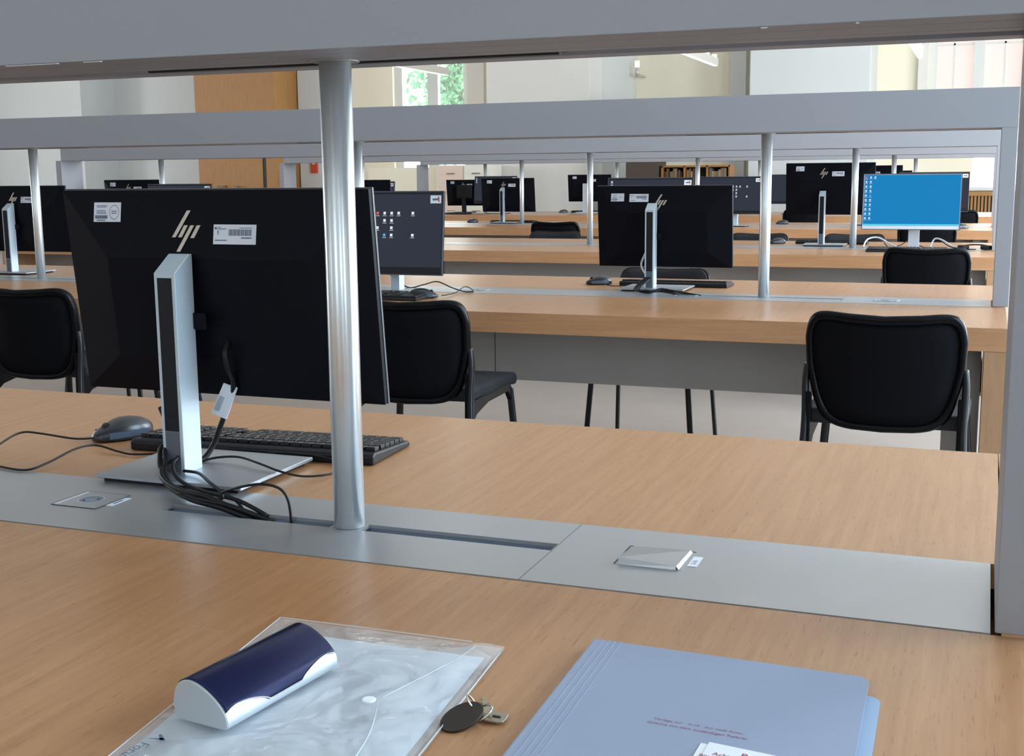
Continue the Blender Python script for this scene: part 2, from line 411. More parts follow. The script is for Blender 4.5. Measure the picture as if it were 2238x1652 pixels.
# drawer cabinet and cream partition below the back left window
root = thing('partition_screen', (-8.42,15.5,0), 'cream folding partition standing below the back left window', 'partition')
m_ = MB(); m_.box(-.30,0,.02,.0,.04,1.32); m_.build('leaf', M['wall'], root)
m_ = MB(); m_.box(.0,0,.02,.78,.04,1.32, T=Matrix.Rotation(math.radians(8),4,'Z')); m_.build('leaf', M['wall'], root)
root = thing('drawer_cabinet', (-7.55,15.45,0), 'pale pink drawer cabinet under the bright back left window', 'cabinet')
M['pink'] = mat('pale laminate', (.85,.66,.55), .5); M['cream'] = mat('cream laminate', (.9,.86,.76), .5)
m_ = MB(); m_.box(0,0.02,0,.80,.5,1.34); m_.build('carcass', M['cream'], root)
for cx in (0,.40):
    for z in (.55,.82,1.09):
        m_ = MB(); m_.box(cx+.012,0,z,cx+.388,.02,z+.255); d = m_.build('drawer', M['pink'] if cx == 0 else M['cream'], root)
        m_ = MB(); m_.box(cx+.14,-.02,z+.13,cx+.26,0,z+.145); m_.build('drawer_handle', M['brass'], d)

# pendant light bars
def lamp_bar(x, y, z, ln, label):
    root = thing('pendant_lamp', (x,y,z), label, 'lamp', group='pendant light bars')
    m_ = MB(); m_.box(-.03,-ln,0,.03,0,.09, bev=.006); m_.build('housing', M['sheen'], root)
    m_ = MB(); m_.box(-.024,-ln+.02,-.006,.024,-.02,0); m_.build('diffuser', M['lampglow'], root)
    for i in range(3):
        m_ = MB(); m_.cyl(0,-.12-i*.42,.09,.125,.035,16); m_.build('reflector', M['lampglow'], root)
    for yy in (-.25,-ln+.25):
        m_ = MB(); m_.cyl(0,yy,.09,ROOM_Z-z-.001,.004,6); m_.build('hanger', M['steel'], root)
lamp_bar(-6.74,14,2.50,2.6,'pendant light bar in front of the back left window')
lamp_bar(-3.18,14,2.48,2.0,'pendant light bar left of the wide white pier')
lamp_bar(-.82,14,2.47,1.8,'pendant light bar left of the high back window at right')
root = thing('wall_spotlight', (-4.86,16.55,2.72), 'tiny white spotlight fixed to the white pilaster', 'lamp')
m_ = MB(); m_.cyl(0,-.0,.0,.09,.035,14); m_.build('lamp_head', M['lampglow'], root)
m_ = MB(); m_.cyl(0,0,-.13,0,.028,14); m_.box(-.02,-.01,-.12,.02,.42,-.09); m_.build('bracket', M['sheen'], root)

# tree outside the back left window
def leaves(name, c, r, nn, m, label):
    bm = bmesh.new()
    for i in range(nn):
        p = Vector([random.gauss(0,.5) for _ in range(3)]); p = Vector((c[0]+p.x*r[0], c[1]+p.y*r[1], c[2]+p.z*r[2]))
        a = Euler([random.uniform(0,6.28) for _ in range(3)]).to_matrix(); s = random.uniform(.05,.11)
        vs = [bm.verts.new(p + a@Vector(q)*s) for q in ((-1,0,0),(0,-.5,0),(1,0,0),(0,.5,.2))]; bm.faces.new(vs)
    me = bpy.data.meshes.new(name); bm.to_mesh(me); bm.free(); me.materials.append(m); return me
M['leaf'] = mat('leaf', (.16,.42,.20), .6); M['bark'] = mat('bark', (.12,.08,.05), .8)
root = thing('tree', (-9.6,21.5,0), 'green tree seen through the back left window', 'tree')
link('foliage', leaves('foliage', (-.2,0,3.0), (.8,.8,1.4), 2600, M['leaf'], ''), root)
m_ = MB(); m_.tube([(0,0,0),(.05,0,1.2),(-.1,0,2.4),(-.2,0,3.4)], lambda t: .11*(1-t*.7), 10); m_.build('trunk', M['bark'], root)

# ------------------------------------------------------------------ desks and overhead frames
deskmesh = {}
def slab(mb, x0,x1,y0,y1,z0,z1): mb.box(x0,y0,z0,x1,y1,z1)
def build_desk(k):
    root = thing('reading_desk', (0,k*S,0), ['long beech reading desk in the foreground with pouch and folder on it','beech reading desk of the second row, the stickered monitor on it','beech reading desk of the third row, carrying the blue screen','beech reading desk of the fourth row','farthest beech reading desk, before the back wall'][k], 'desk', group='rows of reading desks')
    e = .034
    m_ = MB(); slab(m_, XL-.055, e+.033, -D1+.004, -.002, TZ-.03, TZ); m_.build('desktop', M['top'], root)
    m_ = MB(); slab(m_, XL-.02, e-.002, Wd+.002, Wd+D2-.004, TZ-.03, TZ); m_.build('desktop', M['top'], root)
    for y in (-D1, Wd+D2-.004):
        ex = .035 if y < 0 else 0
        m_ = MB(); slab(m_, XL-.02-ex, e-.002+ex, y, y+.004, TZ-TH, TZ-.0005)
        slab(m_, XL-.02-ex, e-.002+ex, (y+.004 if y < 0 else y-.03), (y+.034 if y < 0 else y), TZ-TH, TZ-.031)
        m_.build('edge_board', M['edge'], root)
    for x0,x1 in ((XL-.055,XL-.022),(e,e+.033)):
        m_ = MB(); slab(m_, x0,x1,-D1+.035,-.002,TZ-TH,TZ-.031); slab(m_, x0,x1,Wd+.002,Wd+D2,TZ-TH,TZ); slab(m_, x0,x1,-.002,Wd+.002,TZ-TH,TZ-.03)
        m_.build('end_cap', M['top'], root)
        x2, x3 = (x0,x0+.06) if x0 < -3 else (x1-.06,x1)
        m_ = MB(); slab(m_, x2,x3,-D1+.001,Wd+D2-.001,0,TZ-TH-.001); m_.build('end_board', M['side'], root)
    m_ = MB()
    for i in range(4):
        a = XL+.04+i*(-.03-XL-.04)/4; b = XL+.04+(i+1)*(-.03-XL-.04)/4
        m_.box(a,-.30,.46,b-.004,-.275,TZ-.031); m_.box(a,Wd+.275,.46,b-.004,Wd+.30,TZ-.031)
    m_.build('modesty_panel', M['panelgrey'], root)
    # bracket leg frames under the desk near each end
    m_ = MB(); m_.box(-.105,-.50,0,.0,Wd+.50,TZ-TH-.002); m_.build('leg_frame', M['panelgrey'], root)
    # cable strip: metal plates with slots on both sides of every post
    zt, zb = TZ+.001, TZ-.004
    m_ = MB()
    cuts = []
    for xp in POSTS: cuts += [(xp-.285,xp-.022),(xp+.022,xp+.283)]
    m_.box(XL,0,zb,XR-.004,.1140,zt); m_.box(XL,.1425,zb,XR-.004,Wd,zt)
    cur = XL
    for a,b in sorted(cuts): m_.box(cur,.1140,zb,a,.1425,zt); cur = b
    m_.box(cur,.1140,zb,XR-.004,.1425,zt)
    m_.build('cable_strip', M['strip'], root)
    m_ = MB()
    for xp in POSTS:
        for sx in (.284,): m_.box(xp+sx,.0,zt,xp+sx+.0012,Wd,zt+.0002)
    m_.build('strip_seam', M['alu_dk'], root)
    m_ = MB(); m_.box(XL,.106,TZ-.05,XR-.004,.113,TZ-.0045); m_.box(XL,.1435,TZ-.05,XR-.004,.150,TZ-.0045); m_.box(XL,.113,TZ-.05,XR-.004,.1435,TZ-.043)
    m_.build('cable_tray', M['tray'], root)
    return root
def build_frame(k):
    root = thing('overhead_frame', (0,k*S,TZ), 'grey overhead beam on round metal posts above the '+['nearest','second','third','fourth','farthest'][k]+' desk row', 'overhead frame', group='overhead frames on the desks')
    z0 = ZB-TZ; 
    # beam profile (y,z) with a shallow groove and lips underneath
    prof = [(0,z0),(0,z0+HB),(Wd,z0+HB),(Wd,z0),(.195,z0),(.193,z0+.006),(.150,z0+.006),(.148,z0),(.118,z0),(.1175,z0+.004),(.116,z0+.004),(.1155,z0),(.052,z0),(.0515,z0+.003),(.050,z0+.003),(.0495,z0)]
    m_ = MB(); m_.prism(prof, 0, XL, XR+PW); bevel(m_.build('beam', M['beam'], root), .0015, 2)
    for x0 in (XL-PW+.05, XR):
        m_ = MB(); m_.box(x0-(0 if x0 > -1 else .05),0,.0015,x0+PW-(0 if x0 > -1 else .05),Wd,z0+.0); bevel(m_.build('end_panel', M['beam'], root), .0015, 2)
    for xp in POSTS:
        m_ = MB(); m_.cyl(xp,.129,.0015,z0+.008,.0200,40); p = m_.build('post', M['post'], root)
        m_ = MB(); m_.cyl(xp,.129,z0-.002,z0+.001,.03,32); m_.build('collar', M['under'], p)
    for xp in POSTS:
        m_ = MB(); m_.box(xp-.30,.160,z0-.0012,xp+.28,.168,z0+.0045); m_.box(xp-.30,.150,z0+.004,xp+.28,.193,z0+.0055)
        m_.build('lamp_slot', M['slot'], root)
        if k == 0:
            for ex_ in ((-.395,-.360),(-.358,-.315),(-.275,-.250),(.542,.548),(.632,.635)):
                m_ = MB(); m_.box(xp+ex_[0],.002,z0-.0012,xp+ex_[1],.006,z0-.0002); m_.build('painted_glint', M['silver'], root)  # highlights along the beam's lower lip, painted in as thin silver slivers
    return root
for k in range(5): build_desk(k); build_frame(k)

# sockets set into the strip
def rect_frame(m_, x0,y0,x1,y1,z,w):
    m_.box(x0,y0,z,x1,y0+w,z+.0003); m_.box(x0,y1-w,z,x1,y1,z+.0003); m_.box(x0,y0,z,x0+w,y1,z+.0003); m_.box(x1-w,y0,z,x1,y1,z+.0003)
def flush_socket(x, k, label):
    root = thing('power_socket', (x,k*S+.124,TZ+.001), label, 'socket', group='power sockets in the cable strips')
    m_ = MB()     # plate with a round opening
    bm = m_.bm; n_ = 32; r = .019; h = .038
    ring = [bm.verts.new((r*math.cos(2*PI*i/n_), r*math.sin(2*PI*i/n_), .0008)) for i in range(n_)]
    sq = []
    for i in range(n_):
        a = 2*PI*i/n_; c, s_ = math.cos(a), math.sin(a); q = h/max(abs(c),abs(s_)); sq.append(bm.verts.new((c*q,s_*q,.0008)))
    low = [bm.verts.new((r*math.cos(2*PI*i/n_), r*math.sin(2*PI*i/n_), .0003)) for i in range(n_)]
    for i in range(n_):
        j = (i+1)%n_; bm.faces.new((ring[i],sq[i],sq[j],ring[j])); bm.faces.new((ring[i],ring[j],low[j],low[i]))
    m_.build('cover_plate', M['strip'], root, recalc=True)
    m_ = MB(); m_.cyl(0,0,.0001,.0004,.0188,28); m_.build('socket_well', M['tray'], root)
    m_ = MB()
    for i in range(n_):
        a0, a1 = 2*PI*i/n_, 2*PI*(i+1)/n_
        m_.poly([(r*math.cos(a0),r*math.sin(a0),.0010),(r*math.cos(a1),r*math.sin(a1),.0010),((r-.002)*math.cos(a1),(r-.002)*math.sin(a1),.0010),((r-.002)*math.cos(a0),(r-.002)*math.sin(a0),.0010)])
    m_.build('rim', M['silver'], root)
    m_ = MB(); m_.cyl(-.008,-.006,.0004,.0009,.0022,10); m_.cyl(.008,.006,.0004,.0009,.0022,10); m_.build('contact_hole', M['slot'], root)
    m_ = MB(); rect_frame(m_, -.0385,-.0385,.0385,.0385,.0006,.0012); m_.build('joint', M['alu_dk'], root)
    m_ = MB(); m_.box(-.0345,-.036,.0008,-.0315,.034,.0012); m_.build('hinge_strip', M['silver'], root)
    m_ = MB(); m_.box(.040,-.018,.0002,.050,.025,.0007); lb = m_.build('paper_label', M['white'], root)
    m_ = MB(); m_.box(.0435,-.008,.0007,.0465,.012,.0009); m_.build('print', M['ink'], lb)
    return root
flush_socket(-1.170, 0, 'flush square power socket with round well left of the nearest monitor base')
def popup_socket(x, k, label):
    root = thing('popup_socket', (x,k*S+.126,TZ+.001), label, 'socket')
    m_ = MB(); m_.box(-.041,-.037,.0001,.041,.037,.0004); m_.build('recess', M['strip'], root)
    m_ = MB(); m_.box(-.041,-.037,.0004,-.0395,.037,.0008); m_.box(.022,.036,.0004,.041,.0372,.0008); m_.box(-.041,.036,.0004,-.036,.0372,.0008); m_.build('joint', M['slot'], root)
    m_ = MB()   # tilted lid: left front corner stands up
    v = [(-.036,-.036,.0085),(.033,-.036,.0045),(.034,.033,.0035),(-.036,.036,.0012)]
    b0 = [(-.034,-.037,.0004),(.033,-.037,.0004),(.034,.033,.0004),(-.036,.036,.0004)]
    m_.poly(v); 
    for i in range(4): m_.poly([b0[i],b0[(i+1)%4],v[(i+1)%4],v[i]])
    m_.build('lid', M['strip'], root, recalc=True)
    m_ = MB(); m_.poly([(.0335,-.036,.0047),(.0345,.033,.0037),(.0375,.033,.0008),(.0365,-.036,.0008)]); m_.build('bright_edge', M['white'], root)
    m_ = MB(); m_.box(.042,-.018,.0002,.053,.020,.0006); lb = m_.build('paper_label', M['white'], root)
    t = text_obj('print', '2-16', .008, M['ink'], lb, (.050,-.010,.0007), (0,0,PI/2), ext=.00005)
    return root
popup_socket(-.349, 0, 'square pop-up socket with raised lid in the silver strip right of the nearest post')
for k,x in ((1,-.33),(1,-1.05),(1,-1.9),(2,-2.05),(2,-3.9)):
    flush_socket(x, k, ('flush socket in the second desk row, %s'%{-.33:'nearest its right end',-1.05:'beside the stickered monitor stand',-1.9:'between the icon screen and the stickered monitor'}[x]) if k == 1 else 'flush socket in the third desk row, %s'%('behind the stickered monitor' if x == -2.05 else 'left of the thin post'))

# ------------------------------------------------------------------ monitors
PWD, PHT = .538, .319
TILT = math.atan2(.035,.317)
def panel_T(ztop, cx, ytop=.33):
    """panel coordinates: u from left edge, v down from top, d towards the back (local -y)"""
    base = Vector((cx-PWD/2, ytop, ztop))
    dn = Vector((0, math.sin(TILT), -math.cos(TILT))); out = Vector((0,-math.cos(TILT),-math.sin(TILT)))
    return lambda u,v,d: base + Vector((1,0,0))*u + dn*v + out*d
def quad(m_, T, u0,v0,u1,v1,d,d2=None): 
    """thin raised rectangle on the panel with real thickness"""
    t = .0006
    A = [T(u0,v0,d),T(u1,v0,d),T(u1,v1,d if d2 is None else d2),T(u0,v1,d if d2 is None else d2)]
    B = [T(u0,v0,d+t),T(u1,v0,d+t),T(u1,v1,(d if d2 is None else d2)+t),T(u0,v1,(d if d2 is None else d2)+t)]
    m_.poly(B); 
    for i in range(4): m_.poly([A[i],A[(i+1)%4],B[(i+1)%4],B[i]])
def facet_d(v, h=.026, y0=.10): return h*min(v/y0,1)
def monitor(x, y, dz=0, flip=False, label='', group=None, style='std', stickers=None, logo=(.209,.0295), icons=0, detail=True, rz=0, seed=0):
    """origin: centre of the stand base on the table; the back looks towards local -y"""
    rnd = random.Random(seed)
    root = thing('computer_monitor', (x,y,TZ+ (.001 if detail else .001)), label, 'monitor', rz=(PI if flip else 0)+rz, group=group)
    T = panel_T(.432+dz, .018, .02)
    zz = lambda z: z
    # housing: thin slab plus truncated pyramid
    m_ = MB(); fr = -.008
    o_ = [(0,0),(PWD,0),(PWD,PHT),(0,PHT)]; i_ = [(.09,.10),(PWD-.09,.10),(PWD-.09,.255),(.09,.255)]
    F = [T(u,v,-.010) for u,v in o_]; O = [T(u,v,0) for u,v in o_]; I = [T(u,v,.026) for u,v in i_]
    m_.poly(F)
    for i in range(4):
        j = (i+1)%4; m_.poly([F[i],F[j],O[j],O[i]]); m_.poly([O[i],O[j],I[j],I[i]])
    m_.poly(I)
    bevel(m_.build('housing', M['back'] if style != 'blue' else M['silver'], root, recalc=True), .0015, 2)
    # bezel rim (slightly lighter thin frame)
    m_ = MB()
    for u0,v0,u1,v1 in ((-.001,-.001,PWD+.001,.004),(-.001,PHT-.003,PWD+.001,PHT+.001),(-.001,.004,.003,PHT-.003),(PWD-.003,.004,PWD+.001,PHT-.003)):
        P = [(u0,v0),(u1,v0),(u1,v1),(u0,v1)]
        A = [T(a,b,-.014) for a,b in P]; B = [T(a,b,-.0095) for a,b in P]
        m_.poly(A); m_.poly(B)
        for i in range(4): m_.poly([A[i],A[(i+1)%4],B[(i+1)%4],B[i]])
    m_.build('bezel', M['rim'], root, recalc=True)
    chin = .030 if style != 'blue' else .022
    if flip or style == 'blue':
        m_ = MB(); P = [(.003,.004),(PWD-.003,.004),(PWD-.003,PHT-.003),(.003,PHT-.003)]
        m_.poly([T(a,b,-.0115) for a,b in P]); m_.build('front_frame', M['blk'] if style != 'blue' else M['silver'], root, recalc=False)
        m_ = MB(); q_ = .011 if style != 'blue' else .006; P = [(.006,q_),(PWD-.006,q_),(PWD-.006,PHT-chin),(.006,PHT-chin)]
        m_.poly([T(a,b,-.0125) for a,b in P]); sc = m_.build('screen', M['scr_dark'] if style != 'blue' else M['scr_blue'], root)
        # icons (u measured from the viewer's left = panel right when flipped)
        m_ = MB(); mm = [M['icon'],M['iconb'],M['iconr']]
        def ic(uu,vv,s=.009,mi=0):
            m_.mi = mi; a = PWD-uu
            m_.poly([T(p,q,-.0130) for p,q in ((a,vv),(a-s,vv),(a-s,vv+s),(a,vv+s))])
            m_.mi = 0; m_.poly([T(p,q,-.0130) for p,q in ((a+.003,vv+s+.004),(a-s-.003,vv+s+.004),(a-s-.003,vv+s+.0055),(a+.003,vv+s+.0055))])
        if style == 'blue':
            for r in range(10): ic(.012,.015+r*.026,.009,2 if r == 0 else 0); ic(.036,.015+r*.026,.009,rnd.choice((0,0,1)))
            ic(.060,.015,.009)
            m_.mi = 1
            sb = MB(); P = [(.006,PHT-chin-.010),(PWD-.006,PHT-chin-.010),(PWD-.006,PHT-chin),(.006,PHT-chin)]; sb.poly([T(a,b,-.0128) for a,b in P]); sb.build('taskbar', M['scr_bar'], sc)
        elif icons:
            for r,cs in enumerate(((0,1,2,3,5),(1,2),(0,2),(1,2,5))):
                for c_ in cs: ic(.255+c_*.030,.078+r*.028,.0105,1 if (r,c_) == (3,1) else (2 if (r,c_) == (0,0) else 0))
            if icons == 2:
                for r in range(3): ic(.02,.02+r*.022,.010)
        m_.build('desktop_icons', mm, sc)
        if style != 'blue':
            m_ = MB(); a0, a1 = .010, .055
            m_.poly([T(p,q,-.0136) for p,q in ((a0,.016),(a1,.016),(a1,.046),(a0,.046))]); st_ = m_.build('corner_sticker', M['white'], root)
            m_ = MB(); m_.poly([T(p,q,-.0139) for p,q in ((.017,.026),(.047,.028),(.044,.036),(.020,.034))]); m_.build('print', M['ink'], st_)
            m_ = MB(); m_.poly([T(p,q,-.0141) for p,q in ((.018,.021),(.024,.019),(.022,.040),(.017,.041))]); m_.build('print', M['red'], st_)
    if style == 'std':
        # stand column with dark inlay
        z1 = .312+dz*0
        m_ = MB(); cx = -.018
        prof = [(-.048,.008),(-.003,.008),(-.003,z1+.026),(-.010,z1+.026),(-.048,z1)]
        m_.prism(prof, 0, cx-.0185, cx+.0185); col_ = bevel(m_.build('stand_column', M['alu'], root), .0008, 1)
        m_ = MB(); m_.box(cx-.0125,-.0486,.075,cx+.0125,-.0478,z1-.007); m_.build('dark_inlay', M['blk'], col_)
        m_ = MB(); m_.box(cx-.0125,-.0487,.012,cx+.0125,-.0478,.0745); m_.build('cable_cover', M['alu_dk'], col_)
        m_ = MB(); m_.box(-.128,-.094,.006,.128,.111,.0115); bs = bevel(m_.build('stand_base', M['base'], root), .0008, 1)
        m_ = MB(); m_.box(-.118,-.086,0,.118,.101,.006); m_.build('rubber_foot', M['blkm'], bs)
        m_ = MB(); m_.box(-.03,-.008,.225+dz,.022,-.003,.250+dz, bev=.002); m_.build('pivot_mount', M['back'], root)
    elif style == 'blue':
        m_ = MB(); m_.box(-.03,-.03,.006,.03,.0,.30+dz); m_.build('stand_column', M['silver'], root)
        m_ = MB(); m_.cyl(0,-.01,0,.008,.11,32); m_.build('stand_base', M['silver'], root)
    elif style == 'vesa':
        m_ = MB(); m_.box(-.025,-.02,.006,.025,.01,.30+dz); m_.build('stand_column', M['blk'], root)
        m_ = MB(); m_.box(-.12,-.09,0,.12,.10,.01); m_.build('stand_base', M['blkm'], root)
        m_ = MB(); m_.box(-.08,-.05,.21+dz,.11,.0,.37+dz, bev=.004); m_.build('computer_box', M['blkm'], root)
    elif style == 'white':
        m_ = MB(); m_.box(-.05,-.03,.006,.05,.0,.33+dz, bev=.006); m_.build('stand_column', M['silver'], root)
        m_ = MB(); m_.box(-.12,-.09,0,.12,.10,.01, bev=.003); m_.build('stand_base', M['silver'], root)
    # back details
    if not flip:
        stk = stickers or [(.0625,.0177,.113,.0467,0),(.2826,.0496,.3564,.078,1)]
        for (u0,v0,u1,v1,ty) in stk:
            m_ = MB(); quad(m_, T, u0,v0,u1,v1,facet_d(v0)+.0004,facet_d(v1)+.0004); sk = m_.build('inventory_sticker', M['white'], root, recalc=True)
            if detail:
                m_ = MB(); w = u1-u0; h = v1-v0
                def q(a,b,c,d,m=None): 
                    quad(m_, T, u0+a*w, v0+b*h, u0+c*w, v0+d*h, facet_d(v0+b*h)+.0008, facet_d(v0+d*h)+.0008)
                if ty == 0:
                    for i in range(18): q(.05+i*.026,.66,.05+i*.026+(.018 if i%3 else .010),.84)
                    q(.12,.89,.44,.94)
                    for b_,c_ in ((.15,.5),(.22,.46),(.40,.42),(.48,.46),(.55,.46)): q(.10,b_,c_,b_+.03)
                    for i in range(26):
                        a = 2*PI*i/26; q(.76+.17*math.cos(a)-.012,.50+.36*math.sin(a)-.02,.76+.17*math.cos(a)+.012,.50+.36*math.sin(a)+.02)
                    q(.66,.43,.86,.47); q(.66,.53,.84,.57)
                else:
                    for i in range(24): q(.36+i*.0225,.24,.36+i*.0225+(.013 if i%4 else .007),.56)
                    q(.66,.64,.90,.70); q(.04,.77,.32,.82); q(.62,.15,.90,.18); q(.10,.20,.30,.24); q(.10,.12,.18,.15); q(.03,.13,.08,.24); q(.10,.3,.12,.5)
                m_.build('print', M['ink'], sk, recalc=True)
        if style != 'white' and logo:
            lu, lv = logo
            m_ = MB()
            def bar(ut,vt,ub,vb,w=.0068):
                t = .0012
                for (e0) in (0,):
                    A = [T(lu+ut,lv+vt,facet_d(lv+vt)+t),T(lu+ut+w,lv+vt,facet_d(lv+vt)+t),T(lu+ub+w,lv+vb,facet_d(lv+vb)+t),T(lu+ub,lv+vb,facet_d(lv+vb)+t)]
                    B = [T(lu+ut,lv+vt,facet_d(lv+vt)),T(lu+ut+w,lv+vt,facet_d(lv+vt)),T(lu+ub+w,lv+vb,facet_d(lv+vb)),T(lu+ub,lv+vb,facet_d(lv+vb))]
                    m_.poly(A)
                    for i in range(4): m_.poly([A[i],A[(i+1)%4],B[(i+1)%4],B[i]])
            bar(.025,0,0,.039); bar(.021,.0215,.011,.039); bar(.0323,.0215,.009,.060); bar(.0436,.0215,.033,.040)
            m_.build('brand_emblem', M['logo'], root, recalc=True)
    return root
M['rim'] = mat('monitor side rim', (.05,.06,.075), .4)
MX = -1.110
m0 = monitor(MX,.31,0,label='largest black monitor back, on a silver column stand left of the nearest post', icons=0)

# cables of the nearest monitor (parts of it)
c_ = MB(); c_.tube([(.042,.020,.205),(.046,.004,.188),(.046,.010,.165),(.040,.030,.145),(.030,.043,.122),(.012,.045,.085),(.0,.045,.060),(-.012,.045,.035),(-.020,.03,.016),(-.024,.0,.014)], .0042, 10)
c_.build('power_cable', M['cable'], m0)
c_ = MB()
lab = [(.019,.036,.137),(.041,.040,.130),(.018,.040,.079),(-.007,.036,.088)]
c_.poly(lab); c_.poly([(p[0],p[1]+.0015,p[2]) for p in lab]); 
for i in range(4): c_.poly([lab[i],lab[(i+1)%4],(lab[(i+1)%4][0],lab[(i+1)%4][1]+.0015,lab[(i+1)%4][2]),(lab[i][0],lab[i][1]+.0015,lab[i][2])])
lb_ = c_.build('cable_label', M['white'], m0, recalc=True)
c_ = MB()
def lerp3(a,b,c,d,u,v): return tuple((a[i]*(1-u)+b[i]*u)*(1-v)+(d[i]*(1-u)+c[i]*u)*v for i in range(3))
for k_ in range(5):
    for u0,v0,u1,v1 in ((.10+k_*.07,.40,.14+k_*.07,.86),):
        P = [lerp3(*lab,u0,v0),lerp3(*lab,u1,v0),lerp3(*lab,u1,v1),lerp3(*lab,u0,v1)]
        c_.poly([(p[0],p[1]-.0006,p[2]) for p in P])
c_.build('print', M['ink2'], lb_)
bund = [[(-.03,.0,.06),(-.045,-.045,.05),(-.035,-.072,.035),(.0,-.115,.022),(.04,-.145,.012),(.09,-.168,.006),(.15,-.183,.003),(.21,-.186,-.012)],
        [(-.025,.0,.05),(-.035,-.052,.045),(-.020,-.078,.030),(.01,-.118,.018),(.05,-.150,.010),(.10,-.172,.006),(.16,-.184,.004),(.23,-.185,-.012)],
        [(-.010,-.05,.03),(-.005,-.08,.024),(.02,-.11,.014),(.06,-.135,.008),(.11,-.155,.006),(.17,-.172,.004),(.22,-.182,-.010)],
        [(-.015,-.05,.02),(-.01,-.10,.016),(.02,-.135,.008),(.07,-.162,.004),(.12,-.176,.003),(.18,-.183,-.012)]]
for i,b_ in enumerate(bund):
    c_ = MB(); c_.tube([(p[0],p[1]+.012,p[2]+.004*i) for p in b_], (.0042,.0034,.003,.0036)[i], 10); c_.build('cable', M['cable'], m0)
for b_,r_c in (([(-.074,.0,.10),(-.060,-.004,.075),(-.055,-.012,.05),(-.052,-.02,.03),(-.045,-.045,.018),(-.02,-.075,.016)],.0042),
            ([(.0,-.05,.016),(.035,-.062,.018),(.084,-.105,.018),(.122,-.130,.013),(.159,-.149,.007),(.195,-.176,-.010)],.0024),
            ([(.06,-.15,.012),(.137,-.159,.012),(.143,-.159,.022),(.187,-.176,.038),(.219,-.177,.044),(.246,-.178,.040),(.256,-.174,.022),(.258,-.172,-.012)],.0019)):
    c_ = MB(); c_.tube(b_, r_c, 8); c_.build('cable', M['cable'], m0)

# ------------------------------------------------------------------ keyboards, mice
KB = {}
def keyboard(x, y, rz, label, z=0, group='keyboards on the desks', cable=None):
    root = thing('keyboard', (x,y,TZ+.0008), label, 'keyboard', rz=rz, group=group)
    if 'case' not in KB:
        m_ = MB(); m_.prism([(-.077,.0),(.077,.0),(.077,.015),(.070,.019),(-.070,.010),(-.077,.007)], 0, -.222, .222)
        o = bevel(m_.build('case', M['blk'], root), .003, 2); KB['case'] = o.data
        m_ = MB(); sl = math.atan2(.009,.14)
        T = Matrix.Translation((0,-.068,.0100)) @ Matrix.Rotation(sl,4,'X')
        def key(a,b,w,h): m_.box(a,b,.0,a+w-.0025,b+h-.0025,.0065, T=T, bev=.001)
        for r in range(6):
            yy = .004+r*.0195 + (.004 if r == 5 else 0)
            if r == 0:
                xx = -.215
                for w in (.024,.019,.024,.115,.024,.019,.019,.024): key(xx,yy,w,.019); xx += w
            else:
                off = (0,.024,.028,.026,.0,.0)[r]; xx = -.215
                if off: key(xx,yy,off,.019); xx += off
                while xx < .058: w = .019; key(xx,yy,w,.019); xx += w
            for c in range(3): key(.078+c*.019,yy,.019,.019)
            for c in range(4): key(.142+c*.019,yy,.019,.019)
        o2 = m_.build('keys', M['keys'], root); KB['keys'] = o2.data
    else:
        bevel(link('case', KB['case'], root), .003, 2); link('keys', KB['keys'], root)
    if cable:
        c_ = MB(); c_.tube(cable, .0018, 8); c_.build('cable', M['cable'], root)
    return root
M['keys'] = mat('black keycaps', (.010,.010,.013), .42, spec=.4)
def mouse_mesh():
    bm = bmesh.new(); bmesh.ops.create_uvsphere(bm, u_segments=28, v_segments=16, radius=1)
    for v in bm.verts:
        x,y,z = v.co
        w = .031*(1-.13*max(0,y)) ; 
        hh = .036 if y < 0 else .036*(1-.35*y)
        zz = z*hh if z > 0 else z*.004
        v.co = (math.copysign(abs(x)**.85,x)*w, math.copysign(abs(y)**.9,y)*.056, max(zz,-.003)+.003)
        if z > 0: v.co.z = .003 + hh*math.sqrt(max(0,z))*(.95 - .18*(y+.25)**2)
    for f in bm.faces: f.smooth = True
    me = bpy.data.meshes.new('mouse'); bm.to_mesh(me); bm.free(); me.materials.append(M['mouse']); return me
M['mouse'] = mat('satin dark plastic', (.018,.020,.026), .3, spec=.55)
M['mouse_side'] = mat('bluish grey plastic', (.07,.095,.14), .25, spec=.6)
MOUSE = {}
def mouse(x, y, rz, label, cable=None):
    root = thing('computer_mouse', (x,y,TZ+.0008), label, 'mouse', rz=rz, group='mice on the desks')
    if not MOUSE:
        MOUSE['b'] = mouse_mesh()
        MOUSE['s'] = []
        for s_ in (-1,1):
            m_ = MB()
            for i in range(8):
                def P(t,h): 
                    a = -.75+1.5*t; return (s_*(.0295*math.cos(a)**.45+.0016), a*.05, h)
                a,b = i/8,(i+1)/8
                m_.poly([P(a,.006),P(b,.006),P(b,.017),P(a,.017)])
            o = m_.build('side_grip', M['mouse_side'], root, recalc=True); MOUSE['s'].append(o.data)
        m_ = MB(); m_.tube([(-.003,.030,.0235),(.003,.030,.0235)], .0075, 14, smooth=False); o = m_.build('scroll_wheel', M['blkm'], root); MOUSE['w'] = o.data
        m_ = MB(); m_.box(-.0005,.012,.030,.0005,.053,.0335); m_.bm.free(); 
    else:
        [link('side_grip', q_, root) for q_ in MOUSE['s']]; link('scroll_wheel', MOUSE['w'], root)
    link('mouse_body', MOUSE['b'], root)
    if cable:
        ca = math.cos(-rz); sa = math.sin(-rz)
        pts = [((px-x)*ca-(py-y)*sa, (px-x)*sa+(py-y)*ca, pz) for px,py,pz in cable]
        c_ = MB(); c_.tube(pts, .0018, 8); c_.build('cable', M['cable'], root)
    return root
KX,KY,KR = -1.112,.505,math.radians(183.5)
